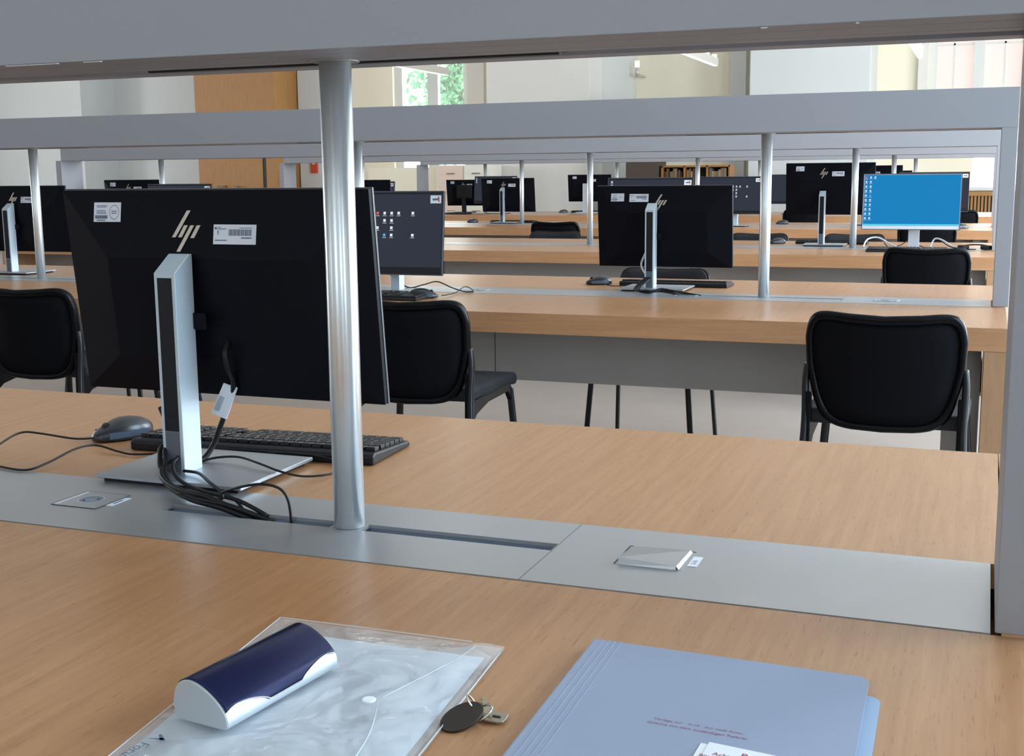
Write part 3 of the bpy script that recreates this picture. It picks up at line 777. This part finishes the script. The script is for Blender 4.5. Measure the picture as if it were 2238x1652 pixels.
def kbl(P):
    return [((x-KX)*math.cos(KR)+(y-KY)*math.sin(KR), -(x-KX)*math.sin(KR)+(y-KY)*math.cos(KR), z) for x,y,z in P]
keyboard(KX, KY, KR) if 0 else keyboard(-1.112, .505, math.radians(176.6)*0+math.radians(3.5)+PI, 'black keyboard behind the nearest post, lying past the silver monitor base',
    cable=kbl([(-1.07,.432,.010),(-1.04,.425,.014),(-.99,.432,.012),(-.945,.430,.006),(-.915,.395,.004),(-.918,.355,.004),(-.944,.325,.006),(-.975,.312,.014),(-1.02,.325,.020),(-1.07,.345,.022),(-1.11,.345,.018),(-1.127,.33,.014)]))
mouse(-1.405,.492, math.radians(155), 'dark mouse with bluish sides left of the nearest monitor stand',
    cable=[(-1.425,.443,.008),(-1.450,.420,.010),(-1.506,.405,.018),(-1.538,.396,.020),(-1.542,.362,.014),(-1.52,.30,.006),(-1.483,.252,.004),(-1.434,.235,.003),(-1.382,.232,.003),(-1.378,.279,.006),(-1.386,.350,.012),(-1.376,.388,.010),(-1.326,.382,.004),(-1.287,.379,.003),(-1.22,.42,.003)])

# further monitors -------------------------------------------------------------
farst = [(.0625,.0177,.113,.0467,0),(.2826,.0496,.3564,.078,1)]
GB = 'monitors turned with their backs to the viewer'; GS = 'monitors showing their screens'
BY = .31; SY = Wd-.31       # stand positions relative to each row
R = lambda k,yy: k*S+yy
monitor(-4.42,R(1,.36),-.012,label='black monitor back cut off by the left edge of the photo', group=GB)
monitor(-1.208,R(1,BY),-.028,label='black monitor back with two pale stickers at upper left, in the second row', stickers=[(.06,.028,.113,.058,0),(.135,.030,.212,.060,1)], logo=(.236,.032), group=GB)
monitor(-2.18,R(1,SY),-.040,flip=True,label='dark screen with rows of icons and a white corner sticker, right of the nearest monitor', icons=1, group=GS)
monitor(-.948,R(2,BY),.075,label='black monitor back raised high in the third row, left of the blue screen', group=GB)
monitor(-4.25,R(2,BY),-.006,label='black monitor back in the third row, top just showing right of the nearest post', group=GB)
monitor(-6.18,R(2,BY),.010,label='black monitor back with emblem above the top left edge of the nearest monitor', group=GB)
monitor(-5.40,R(2,SY),-.022,flip=True,label='dark screen top with corner sticker peeking above the nearest monitor', icons=0, group=GS)
monitor(-.40,R(2,SY),.006,flip=True,style='blue',label='bright blue desktop screen with silver chin at the right', group=GS)
monitor(-5.53,R(3,SY),-.029,flip=True,label='dark screen whose corner shows behind the icon screen beside the nearest post', group=GS)
monitor(-1.94,R(2,SY),-.005,flip=True,label='dark screen in the third row directly behind the stickered monitor back', icons=2, group=GS)
monitor(-4.32,R(3,BY),-.008,label='black monitor back in the fourth row left of a thin post', group=GB)
monitor(-.99,R(3,BY),.072,label='black monitor back in the fourth row, top showing left above the blue screen', group=GB)
monitor(-2.06,R(3,SY),-.010,flip=True,label='dark screen with scattered icons in the fourth row left of the second-row post', icons=1, group=GS)
monitor(-.41,R(3,SY),.012,flip=True,label='dark screen directly behind the blue screen', icons=0, group=GS)
monitor(-5.49,R(4,SY),.010,flip=True,label='dark screen in the fifth row beside the monitor with a dark box', icons=2, group=GS)
monitor(-4.50,R(4,BY),.018,style='white',label='black monitor back on a white stand in front of the plain pier', group=GB)
monitor(-6.10,R(4,BY),-.03,style='vesa',label='black monitor back carrying a dark box, before the pink drawers', group=GB)
monitor(-1.09,R(4,BY),.03,label='black monitor back in the fifth row, just a dark edge above the blue screen', group=GB)
monitor(-2.0,R(4,SY),.0,flip=True,label='dark screen with icons in the fifth row, left of the raised monitor back', icons=1, group=GS)

# cables at second-row monitors
def cab(name, pts, r, m, label, origin, cat='cable'):
    c_ = MB(); c_.tube([(p[0]-origin[0],p[1]-origin[1],p[2]) for p in pts], r, 8)
    o = c_.build(name, m, None, (origin[0],origin[1],TZ+.002)); return tag(o, label, cat)
for i_,(a,b,c) in enumerate(((-1.25,-1.144,-1.03),(-1.24,-1.13,-.99),(-1.26,-1.16,-1.06))):
    cab('monitor_cable', [(a+.02,R(1,.26),.05),(a,R(1,.17),.012),(a+.06,R(1,.13),.004+.004*i_),(b,R(1,.15),.018-.004*i_),(c,R(1,.128),-.002)], .0035, M['cable'],
        'black cable curling from the stickered second-row monitor stand into the slot','abc' and (b,R(1,.15)))['group'] = 'cables behind the stickered monitor'
cab('display_cable', [(-1.26,R(1,.33),.14),(-1.268,R(1,.30),.10),(-1.25,R(1,.28),.07),(-1.225,R(1,.265),.05)], .004, M['wcable'], 'short white cable end left of the silver column of the stickered monitor', (-1.25,R(1,.3)))
cab('monitor_cable', [(-2.25,R(1,-.02),.10),(-2.22,R(1,.03),.05),(-2.15,R(1,.02),.012),(-2.10,R(1,.05),.02),(-2.06,R(1,.10),.03),(-1.98,R(1,.06),.012),(-1.90,R(1,.0),.003),(-1.86,R(1,.0),.003)], .0025, M['cable'], 'thin black cable looping right of the dark icon screen', (-2.1,R(1,.03)))
for i_,pts in enumerate(([(-.70,6.84,.0),(-.68,6.90,.045),(-.62,6.92,.055),(-.55,6.88,.02),(-.50,6.80,.004)],[(-.32,6.90,.0),(-.295,6.92,.05),(-.25,6.88,.045),(-.19,6.82,.012),(-.15,6.80,.004)])):
    cab('network_cable', [(p[0],p[1]-.35,p[2]+.002) for p in pts], .005, M['wcable'], 'white cable arching %s the foot of the blue screen'%('left of','right of')[i_], (pts[2][0],pts[2][1]-.35))
for i_,pts in enumerate(([(-.58,6.5,.03),(-.54,6.45,.003),(-.48,6.48,.02),(-.43,6.50,.05),(-.38,6.44,.02),(-.30,6.36,.004)],[(-.25,6.5,.04),(-.2,6.45,.012),(-.12,6.42,.003),(-.06,6.40,.003)])):
    cab('monitor_cable', pts, .003, M['cable'], 'black cable tangled %s the blue screen'%('under','right of')[i_], (pts[2][0],pts[2][1]))
root = thing('headset', (-.06,6.42,TZ+.001), 'black headset lying right of the blue screen against the end panel', 'headset')
m_ = MB(); m_.tube([(-.07,.02,.018),(-.05,.08,.022),(.0,.10,.024),(.05,.07,.022),(.06,.0,.018)], (lambda t: (.009,.004)), 10); m_.build('headband', M['blkm'], root)
for a,b in ((-.07,.0),(.055,-.02)):
    m_ = MB(); m_.tube([(a,b,.002),(a,b,.026)], .032, 20, smooth=False); bevel(m_.build('ear_cushion', M['blkm'], root), .006, 2)
keyboard(-2.16, R(1,-.28), 0, 'black keyboard under the dark icon screen, half hidden by the nearest monitor')
mouse(-1.965, R(1,-.235), math.radians(-70), 'dark mouse right of the keyboard, behind the chair next to the nearest monitor',
      cable=[(-1.90,R(1,-.21),.008),(-1.90,R(1,-.15),.006),(-1.91,R(1,-.05),.006),(-1.91,R(1,.03),.02),(-1.88,R(1,.03),.012),(-1.86,R(1,.0),.003)])
keyboard(-1.18, R(1,.53), PI, 'black keyboard behind the stickered second-row monitor')
mouse(-1.50, R(1,.49), math.radians(120), 'dark mouse with a blue sheen left of the stickered second-row monitor',
      cable=[(-1.46,R(1,.44),.006),(-1.42,R(1,.40),.003),(-1.36,R(1,.42),.003),(-1.28,R(1,.46),.003)])
keyboard(-.43, R(2,-.17), 0, 'black keyboard in front of the blue screen')
keyboard(-.93, R(2,.56), PI, 'black keyboard behind the raised third-row monitor back')
mouse(-1.27, R(2,.50), math.radians(120), 'small dark mouse left of the raised third-row monitor back')
keyboard(-4.30, R(3,.50), PI, 'black keyboard behind the fourth-row monitor back left of the thin post')
mouse(-4.72, R(3,.46), math.radians(120), 'small dark mouse left of the fourth-row monitor back')
keyboard(-4.52, R(4,.50), PI, 'black keyboard behind the monitor on the white stand')
mouse(-4.84, R(4,.42), math.radians(120), 'small dark mouse left of the monitor on the white stand')
mouse(-.20, R(3,-.22), math.radians(-60), 'dark mouse at the right end of the fourth desk row')
mouse(-1.72, R(3,.45), math.radians(100), 'tiny grey mouse in the fourth row behind the raised monitor back')
keyboard(-6.0, R(4,-.3), 0, 'black keyboard in front of the monitor carrying the dark box')

# ------------------------------------------------------------------ chairs
CH = {}
def chair_outline(n_, shrink=0., top=0.):
    """rounded backrest outline in (x,z)"""
    pts = []
    for i in range(n_):
        a = 2*PI*i/n_; c, s_ = math.cos(a), math.sin(a)
        p = 6.5
        ex = math.copysign(abs(c)**(2/p), c); ez = math.copysign(abs(s_)**(2/p), s_)
        z = .674+ez*.163
        t = (z-.511)/.326
        hw = .168+.042*math.sin(min(1,max(0,t)*1.4)*PI/2) - .010*max(0,t-.7)/.3
        x = ex*(hw-shrink)
        z2 = .674+ez*(.163-(shrink if ez < 0 else 0)) - (top*max(0,ez)**3 if ez > 0 else 0)
        if ez > 0: z2 -= .020*ez**4*(1-min(1,abs(x)/.2)**2)
        else: z2 -= .014*ez**4*(1-min(1,abs(x)/.2)**2)
        pts.append((x,z2))
    return pts
def backY(x, z): return -.205 + 1.0*x*x - .17*(z-.5)
def ring_part(outer, inner, y0, y1):
    m_ = MB(); bm = m_.bm; n_ = len(outer)
    def mk(P,dy): return [bm.verts.new((x,backY(x,z)+dy,z)) for x,z in P]
    oo = mk(outer,y0+.006); o2 = mk([(x*1.0,z) for x,z in outer],y1-.006); ii = mk(inner,y0+.004); i2 = mk(inner,y1-.004)
    mid = mk([((a[0]*.6+b[0]*.4),(a[1]*.6+b[1]*.4)) for a,b in zip(outer,inner)], y0-.002)
    md2 = mk([((a[0]*.6+b[0]*.4),(a[1]*.6+b[1]*.4)) for a,b in zip(outer,inner)], y1+.002)
    for i in range(n_):
        j = (i+1)%n_
        for A,B in ((o2,oo),(oo,mid),(mid,ii),(ii,i2),(i2,md2),(md2,o2)):
            f = bm.faces.new((A[i],A[j],B[j],B[i])); f.smooth = True
    return m_
def sheet_part(inner, dy0, dy1):
    m_ = MB(); bm = m_.bm; n_ = len(inner); c = (0,.672)
    fr = []
    for dy in (dy0,dy1):
        rings = []
        for r in (1,.75,.5,.25):
            rings.append([bm.verts.new(((x-c[0])*r+c[0], backY((x-c[0])*r,(z-c[1])*r+c[1])+dy, (z-c[1])*r+c[1])) for x,z in inner])
        ce = bm.verts.new((c[0],backY(0,c[1])+dy,c[1]))
        for a,b in zip(rings,rings[1:]):
            for i in range(n_): f = bm.faces.new((a[i],a[(i+1)%n_],b[(i+1)%n_],b[i])); f.smooth = True
        for i in range(n_): f = bm.faces.new((rings[-1][i],rings[-1][(i+1)%n_],ce)); f.smooth = True
        fr.append(rings[0])
    for i in range(n_): bm.faces.new((fr[0][i],fr[0][(i+1)%n_],fr[1][(i+1)%n_],fr[1][i]))
    return m_
def make_chair():
    root = thing('visitor_chair', (0,0,0), 'chair', 'chair', group='black chairs at the desks')
    O = chair_outline(72); I = chair_outline(72, .018, .026)
    ring_part(O,I,-.012,.012).build('back_frame', M['gloss'], root, recalc=True)
    I2 = chair_outline(72,.015,.022)
    sheet_part(I2,-.004,.004).build('back_panel', M['mesh'], root, recalc=True)
    I3 = chair_outline(72,.008,.006)
    sheet_part(I3,.013,.024).build('back_cushion', M['char'], root, recalc=True)
    m_ = MB(); b2 = bmesh.new()
    bmesh.ops.create_grid(b2, x_segments=14, y_segments=14, size=1)
    for v in b2.verts:
        x,y = v.co.x, v.co.y
        ex = math.copysign(1,x)*abs(x); 
        v.co = (x*.215*(1-.04*(y<-0.5)), y*.215+.03, .548-.012*max(0,y-.6)/.4-.006*(1-x*x)*(1-y*y))
    g = bmesh.ops.extrude_face_region(b2, geom=b2.faces[:])
    for e in g['geom']:
        if isinstance(e, bmesh.types.BMVert): e.co.z -= .042
    bmesh.ops.recalc_face_normals(b2, faces=b2.faces[:])
    m_.add(b2); s = m_.build('seat', M['char'], root); bevel(s,.014,4); smooth(s)
    for sx in (-1,1):
        m_ = MB(); m_.tube([(sx*.203,backY(.205,.68)+.002,.675),(sx*.208,-.192,.62),(sx*.206,-.20,.52),(sx*.212,-.215,.38),(sx*.232,-.262,.0)], (lambda t: (.0125,.010)), 12)
        m_.build('leg', M['legm'], root)
        m_ = MB(); m_.tube([(sx*.188,.165,.512),(sx*.198,.200,.485),(sx*.203,.212,.43),(sx*.235,.235,.0)], (lambda t: (.0125,.010)), 12)
        m_.build('leg', M['legm'], root)
        m_ = MB(); m_.prism([(-.208,.60),(-.190,.59),(-.16,.512),(.19,.512),(.215,.48),(.205,.445),(.17,.482),(-.03,.482),(-.14,.462),(-.19,.43),(-.212,.45)], 0, sx*.198-.008, sx*.198+.008)
        bevel(m_.build('side_bracket', M['gloss'], root), .003, 2)
    return root
chair0 = make_chair(); used = [False]
def chair(x, y, rz, label, sz=1.):
    if not used[0]: c = chair0; used[0] = True
    else: c = copy_tree(chair0)
    c.location = (x,y,0); c.rotation_euler = (0,0,rz); c.scale = (1,1,sz); c['label'] = label; return c
chair(-.238, 2.36, math.radians(-1), 'black mesh-back chair at the right end of the second desk row')
chair(-1.660, 2.34, math.radians(3), 'black mesh-back chair right of the nearest monitor')
chair(-3.12, 2.36, 0, 'black mesh-back chair at the left edge of the photo')
chair(-1.345, R(1,.78), PI, 'black chair on the far side of the second row, its backrest behind the stickered monitor', .94)
chair(-.275, R(2,-1.0), 0, 'black chair in front of the blue screen')
chair(-3.25, R(3,-1.12), 0, 'black chair with shiny top rim behind the plain middle of the third desk row')
chair(-3.04, R(2,1.02), PI, 'charcoal chair back facing the viewer between two thin posts', .94)
chair(-1.50, R(2,.95), PI, 'charcoal chair facing the viewer left of the raised third-row monitor', .94)
chair(-2.35, R(3,-1.0), 0, 'dark chair in the fourth row just left of the second-row post')
chair(-.42, R(3,-.95), 0, 'black chair behind the foot of the blue screen')
chair(-.30, R(4,-.95), 0, 'black chair at the right end of the fifth desk row')
chair(-1.75, R(4,-.95), 0, 'black chair at the fifth row behind the raised third-row monitor')
chair(-.85, R(2,.95), PI, 'charcoal chair facing the viewer behind the raised third-row monitor', .94)
chair(-4.12, R(1,.78), PI, 'black chair whose legs show under the nearest monitor, hidden behind it', .94)

# ------------------------------------------------------------------ things on the near desk
# document pouch
P0 = (-.53,-.35)
root = thing('document_pouch', (P0[0],P0[1],TZ+.0005), 'clear plastic document pouch holding white paper, beneath the glasses case', 'pouch')
cor = [(-.662,-.200),(-.414,-.198),(-.388,-.520),(-.622,-.545)]
def bil(u,v):
    a = [cor[0][i]*(1-u)+cor[1][i]*u for i in (0,1)]; b = [cor[3][i]*(1-u)+cor[2][i]*u for i in (0,1)]
    return (a[0]*(1-v)+b[0]*v-P0[0], a[1]*(1-v)+b[1]*v-P0[1])
def sheet(zf, n1=36, n2=36, u0=0,u1=1,v0=0,v1=1, th=.0):
    m_ = MB(); bm = m_.bm; g = []
    for i in range(n1+1):
        row = []
        for j in range(n2+1):
            u = u0+(u1-u0)*i/n1; v = v0+(v1-v0)*j/n2; x,y = bil(u,v); row.append(bm.verts.new((x,y,zf(u,v))))
        g.append(row)
    for i in range(n1):
        for j in range(n2): f = bm.faces.new((g[i][j],g[i+1][j],g[i+1][j+1],g[i][j+1])); f.smooth = True
    return m_
def topz(u,v):
    e = min(u,1-u,v*1.0,1.0)*9; e = min(1,max(0,e))
    w = .0012*math.sin(9*u+4*v)+.0009*math.sin(17*u-11*v+1)+.0007*math.sin(31*v+5*u)
    c = .010*math.exp(-((u-.93)**2+(v-.03)**2)/.006)
    return .0012+e*(.0036+w)+c*min(1,e+.3)
sheet(lambda u,v: .0004).build('back_sheet', M['film'], root)
o = sheet(topz,48,48).build('front_sheet', M['film'], root)
o = sheet(lambda u,v: .0014,4,4,.045,.955,.10,1).build('paper_stack', M['sleeve'], root); sm = o.modifiers.new('thick','SOLIDIFY'); sm.thickness = .0010; sm.offset = -1
o = sheet(lambda u,v: topz(u,v)+.0011,30,30,.50,.985,.10,1).build('flap', M['film'], root)
m_ = MB()
for tpts in ([bil(.72,.48)+(.0066,),bil(.86,.18)+(.0062,),bil(.90,.06)+(.0070,)],[bil(.72,.48)+(.0066,),bil(.80,.70)+(.0066,),bil(.83,1)+(.0062,)],[bil(.0,.0)+(.002,),bil(.5,.0)+(.003,),bil(.86,.0)+(.003,)],[bil(1.,.05)+(.003,),bil(1.,.5)+(.003,),bil(1.,1.)+(.003,)],[bil(0.,.0)+(.002,),bil(.0,.5)+(.002,),bil(.0,1.)+(.002,)]):
    m_.tube(tpts, .0006, 6)
m_.build('welded_seam', M['weld'] if 'weld' in M else M.setdefault('weld', mat('milky weld', (.75,.82,.88), .3, alpha=.6)), root)
m_ = MB(); b = (-.475-P0[0], -.363-P0[1]); m_.cyl(b[0],b[1],.0070,.0092,.0062,24); bevel(m_.build('snap_button', M['snap'] if 'snap' in M else M.setdefault('snap', mat('milky white plastic', (.85,.88,.92), .3)), root), .001, 2)
# printed mark of the pouch at its lower left
t = text_obj('print', 'Foru', .013, M['ink'], root, (-.610-P0[0],-.492-P0[1],.0062), (0,0,math.radians(-97)), ext=.00005)
m_ = MB(); A_ = (-.607-P0[0],-.484-P0[1])
m_.poly([(A_[0]-.004,A_[1]-.002,.0064),(A_[0]+.008,A_[1]+.003,.0064),(A_[0]+.013,A_[1]-.001,.0064),(A_[0]+.006,A_[1]-.001,.0064)]); m_.poly([(A_[0]+.001,A_[1]+.007,.0064),(A_[0]+.003,A_[1]+.008,.0064),(A_[0]+.012,A_[1]+.001,.0064),(A_[0]+.008,A_[1]-.001,.0064)])
m_.build('print', M['ink'], root)

# glasses case : axis along +y (slightly rotated), section in (x,z)
root = thing('glasses_case', (-.583,-.451,TZ+.0078), 'navy and silver metal glasses case with half-round section on the plastic pouch', 'glasses case', rz=math.radians(-7.9))
def sect(s=1., n_=40):
    pts = []
    for i in range(n_+1):
        t = i/n_
        # x from left (-.030) over dome to right (.034) ; flat bottom closes
        a = PI*(1-t)
        x = .0290*math.cos(a)
        z = .0325*math.sin(a)**.72*(1-.34*math.cos(a))
        pts.append((x*s-.001, .0035+z*s*.93 if 0<i<n_ else .0035))
    return pts
def sect_full(s=1.):
    P = sect(s); # add rounded bottom
    P = P + [(.0262*s,.0006),(.020*s,0),(-.020*s,0),(-.0272*s,.0010)]
    return P
LN = .148
m_ = MB(); m_.prism(sect_full(), 1, 0.001, LN-.001); o = m_.build('case_body', M['casealu'], root); smooth(o,50)
for yy in (0,LN-.0008):
    m_ = MB(); m_.prism(sect_full(1.0), 1, yy-.0006, yy+.0010); bevel(m_.build('end_cap', M['capm'] if 'capm' in M else M.setdefault('capm', mat('pale grey metal', (.48,.53,.57), .5, .3)), root), .0006, 1)
# navy lid with scalloped front edge
m_ = MB(); bm = m_.bm; NL = 60; NS = 40
S0 = sect(1.0,200)
def spt(t):
    i = min(199,max(0,t*200)); k = int(i); f = i-k; a,b = S0[k],S0[min(200,k+1)]
    return (a[0]*(1-f)+b[0]*f, a[1]*(1-f)+b[1]*f)
def edge_t(y):   # how far the lid reaches down the front side at y (0..1)
    q = abs(y-.5)*2
    if q < .30: return .965
    if q < .84: return .965-.135*math.sin((q-.30)/.54*PI/2)**.75
    return .83+.035*((q-.84)/.16)**1.5
g = []
for i in range(NL+1):
    y = i/NL; te = edge_t(y); row = []
    for j in range(NS+1):
        t = .02+(te-.02)*j/NS; x,z = spt(t)
        nrm = Vector((x-.0,z-.006)).normalized() if True else None
        row.append(bm.verts.new((x+nrm.x*.0010, .0015+y*(LN-.003), z+nrm.y*.0010)))
    g.append(row)
for i in range(NL):
    for j in range(NS): f = bm.faces.new((g[i][j],g[i][j+1],g[i+1][j+1],g[i+1][j])); f.smooth = True
o = m_.build('lid', M['navy'], root, recalc=True); sm = o.modifiers.new('thick','SOLIDIFY'); sm.thickness = .0008
m_ = MB(); pts_ = []
for i in range(NL+1):
    y = i/NL; x,z = spt(edge_t(y)); pts_.append((x+.0012,.0015+y*(LN-.003),z+.0006))
m_.tube(pts_, .0005, 6, smooth=False); m_.build('lid_edge', M['steel'], root)
m_ = MB(); m_.tube([(-.0298,-.001,.009),(-.0298,.004,.009)], .0018, 12, smooth=False); m_.build('hinge', M['steel'], root)

# keys
root = thing('key_ring', (-.385,-.352,TZ+.0005), 'two small keys on a ring with a dark oval tag beside the plastic pouch', 'keys')
m_ = MB(); bm2 = []
def oval(m_, cx,cy,a,b,rot,z0,z1,n_=36):
    m_.prism([(cx+a*math.cos(t)*math.cos(rot)-b*math.sin(t)*math.sin(rot), cy+a*math.cos(t)*math.sin(rot)+b*math.sin(t)*math.cos(rot)) for t in (2*PI*i/n_ for i in range(n_))], 2, z0, z1)
oval(m_, -.003,-.012,.0205,.0140,math.radians(60),0.0002,.003); tg_ = bevel(m_.build('tag', M['tag'], root), .0006, 2); tg_.rotation_euler = (.32,0,0); tg_.location = (0,0,.0085)
def ring(m_, c, r, rt, nrm, a0=0, a1=2*PI):
    nrm = Vector(nrm).normalized(); u = nrm.orthogonal().normalized(); v = nrm.cross(u)
    m_.tube([tuple(Vector(c)+u*r*math.cos(a0+(a1-a0)*i/24)+v*r*math.sin(a0+(a1-a0)*i/24)) for i in range(25)], rt, 8, smooth=False)
m_ = MB(); ring(m_, (-.002,.007,.0115), .0070, .0009, (.8,.3,.6)); m_.build('link_ring', M['steel'], root)
m_ = MB(); ring(m_, (.0095,.002,.0062), .0095, .0011, (-.5,-.35,1)); m_.build('split_ring', M['steel'], root)
def keypart(cx,cy,rot,z,pitch_):
    k = MB(); k.prism([(-.004,-.0075),(.007,-.0085),(.013,-.008),(.0145,-.003),(.0145,.005),(.012,.0085),(-.004,.0075)], 2, 0, .0018); k.prism([(-.004,-.0025),(-.004,.003),(-.022,.003),(-.0245,.001),(-.022,-.0022),(-.018,-.001),(-.014,-.0026),(-.010,-.0015)], 2, 0.0001, .0016)
    o = bevel(k.build('key', M['keym'], root), .0003, 1); o.location = (cx,cy,z); o.rotation_euler = (pitch_,0,rot); return o
keypart(.016,.004,math.radians(5),.0022,.10)
k2 = keypart(.006,.018,math.radians(-62),.0008,-.05)
m_ = MB(); m_.box(.006,-.0015,.0019,.0135,.0008,.0021); o = m_.build('key_slot', M['slot'], root); o.location = (.012,.004,.0024)

# folders
root = thing('card_folder', (-.20,-.32,TZ+.0004), 'large grey-blue card folder with rounded corners and a faded red stamp', 'folder')
def rrect(x0,y0,x1,y1,r, corners=(1,1,1,1), n_=6):
    pts = []
    for (cx,cy,a0,f) in ((x1-r,y1-r,0,corners[0]),(x0+r,y1-r,PI/2,corners[1]),(x0+r,y0+r,PI,corners[2]),(x1-r,y0+r,1.5*PI,corners[3])):
        if f:
            for i in range(n_+1): a = a0+PI/2*i/n_; pts.append((cx+r*math.cos(a),cy+r*math.sin(a)))
        else: pts.append((x1 if cx > (x0+x1)/2 else x0, y1 if cy > (y0+y1)/2 else y0))
    return pts
SH = Matrix(((1,-.02,0,0),(-.03,1,0,0),(0,0,1,0),(0,0,0,1)))
m_ = MB(); m_.prism(rrect(-.128,-.17,.136,.128,.012,(1,0,0,1)), 2, 0, .0018, T=SH); m_.build('back_cover', M['folder2'], root)
m_ = MB(); m_.prism(rrect(-.124,-.165,.118,.140,.010,(1,0,0,1)), 2, .002, .0075, T=SH); m_.build('document_stack', M['paper'], root)
m_ = MB(); m_.prism(rrect(-.130,-.17,.125,.150,.012,(1,0,0,1)), 2, .0078, .0094, T=SH); cv = m_.build('front_cover', M['folder'], root)
m_ = MB(); m_.prism([(-.1325,.0),(-.1298,.0),(-.1298,.0094),(-.1315,.0090),(-.1330,.0060)], 1, -.17, .150, T=SH); m_.build('spine', M['folder'], root)
m_ = MB()
for i in range(4): m_.box(-.1225+i*.006,-.17,.0094,-.1220+i*.006,.150,.0097, T=SH)
m_.build('fold_line', M['fold'], cv)
t = text_obj('stamp_text', 'Vorlage nur   4-19   nur nach Rück-', .0052, M['stamp'], cv, (-.0365,.0000,.0096), (0,0,math.radians(-3)), ext=.00003)
t = text_obj('stamp_text', 'sprache mit dem zuständigen Referat', .0055, M['stamp'], cv, (-.0400,-.0080,.0096), (0,0,math.radians(-3)), ext=.00003)
root = thing('notice_slip', (-.135,-.40,TZ+.0104), 'white printed paper slip lying on the grey-blue folder', 'paper')
m_ = MB(); m_.prism([(-.060,-.08),(.090,-.08),(.085,.034),(-.055,.049)], 2, 0, .0004); m_.build('sheet', M['paper'], root)
m_ = MB(); m_.prism([(-.052,-.08),(.094,-.08),(.090,.036),(-.049,.0515)], 2, .0005, .0010); sh = m_.build('sheet', M['paper'], root)
RZ = math.radians(-4.5)
text_obj('printed_text', 'Bundesarchiv', .0085, M['redtxt'], sh, (-.022,.0345,.0012), (0,0,RZ), ext=.00003, sx=1.3)
t = text_obj('printed_text', 'Achtung', .0070, M['redtxt'], sh, (-.0425,.0305,.0012), (0,0,RZ), ext=.00003, sx=1.)
text_obj('printed_text', 'Bitte nicht', .0060, M['redtxt'], sh, (-.0520,.0255,.0012), (0,0,RZ), ext=.00003)
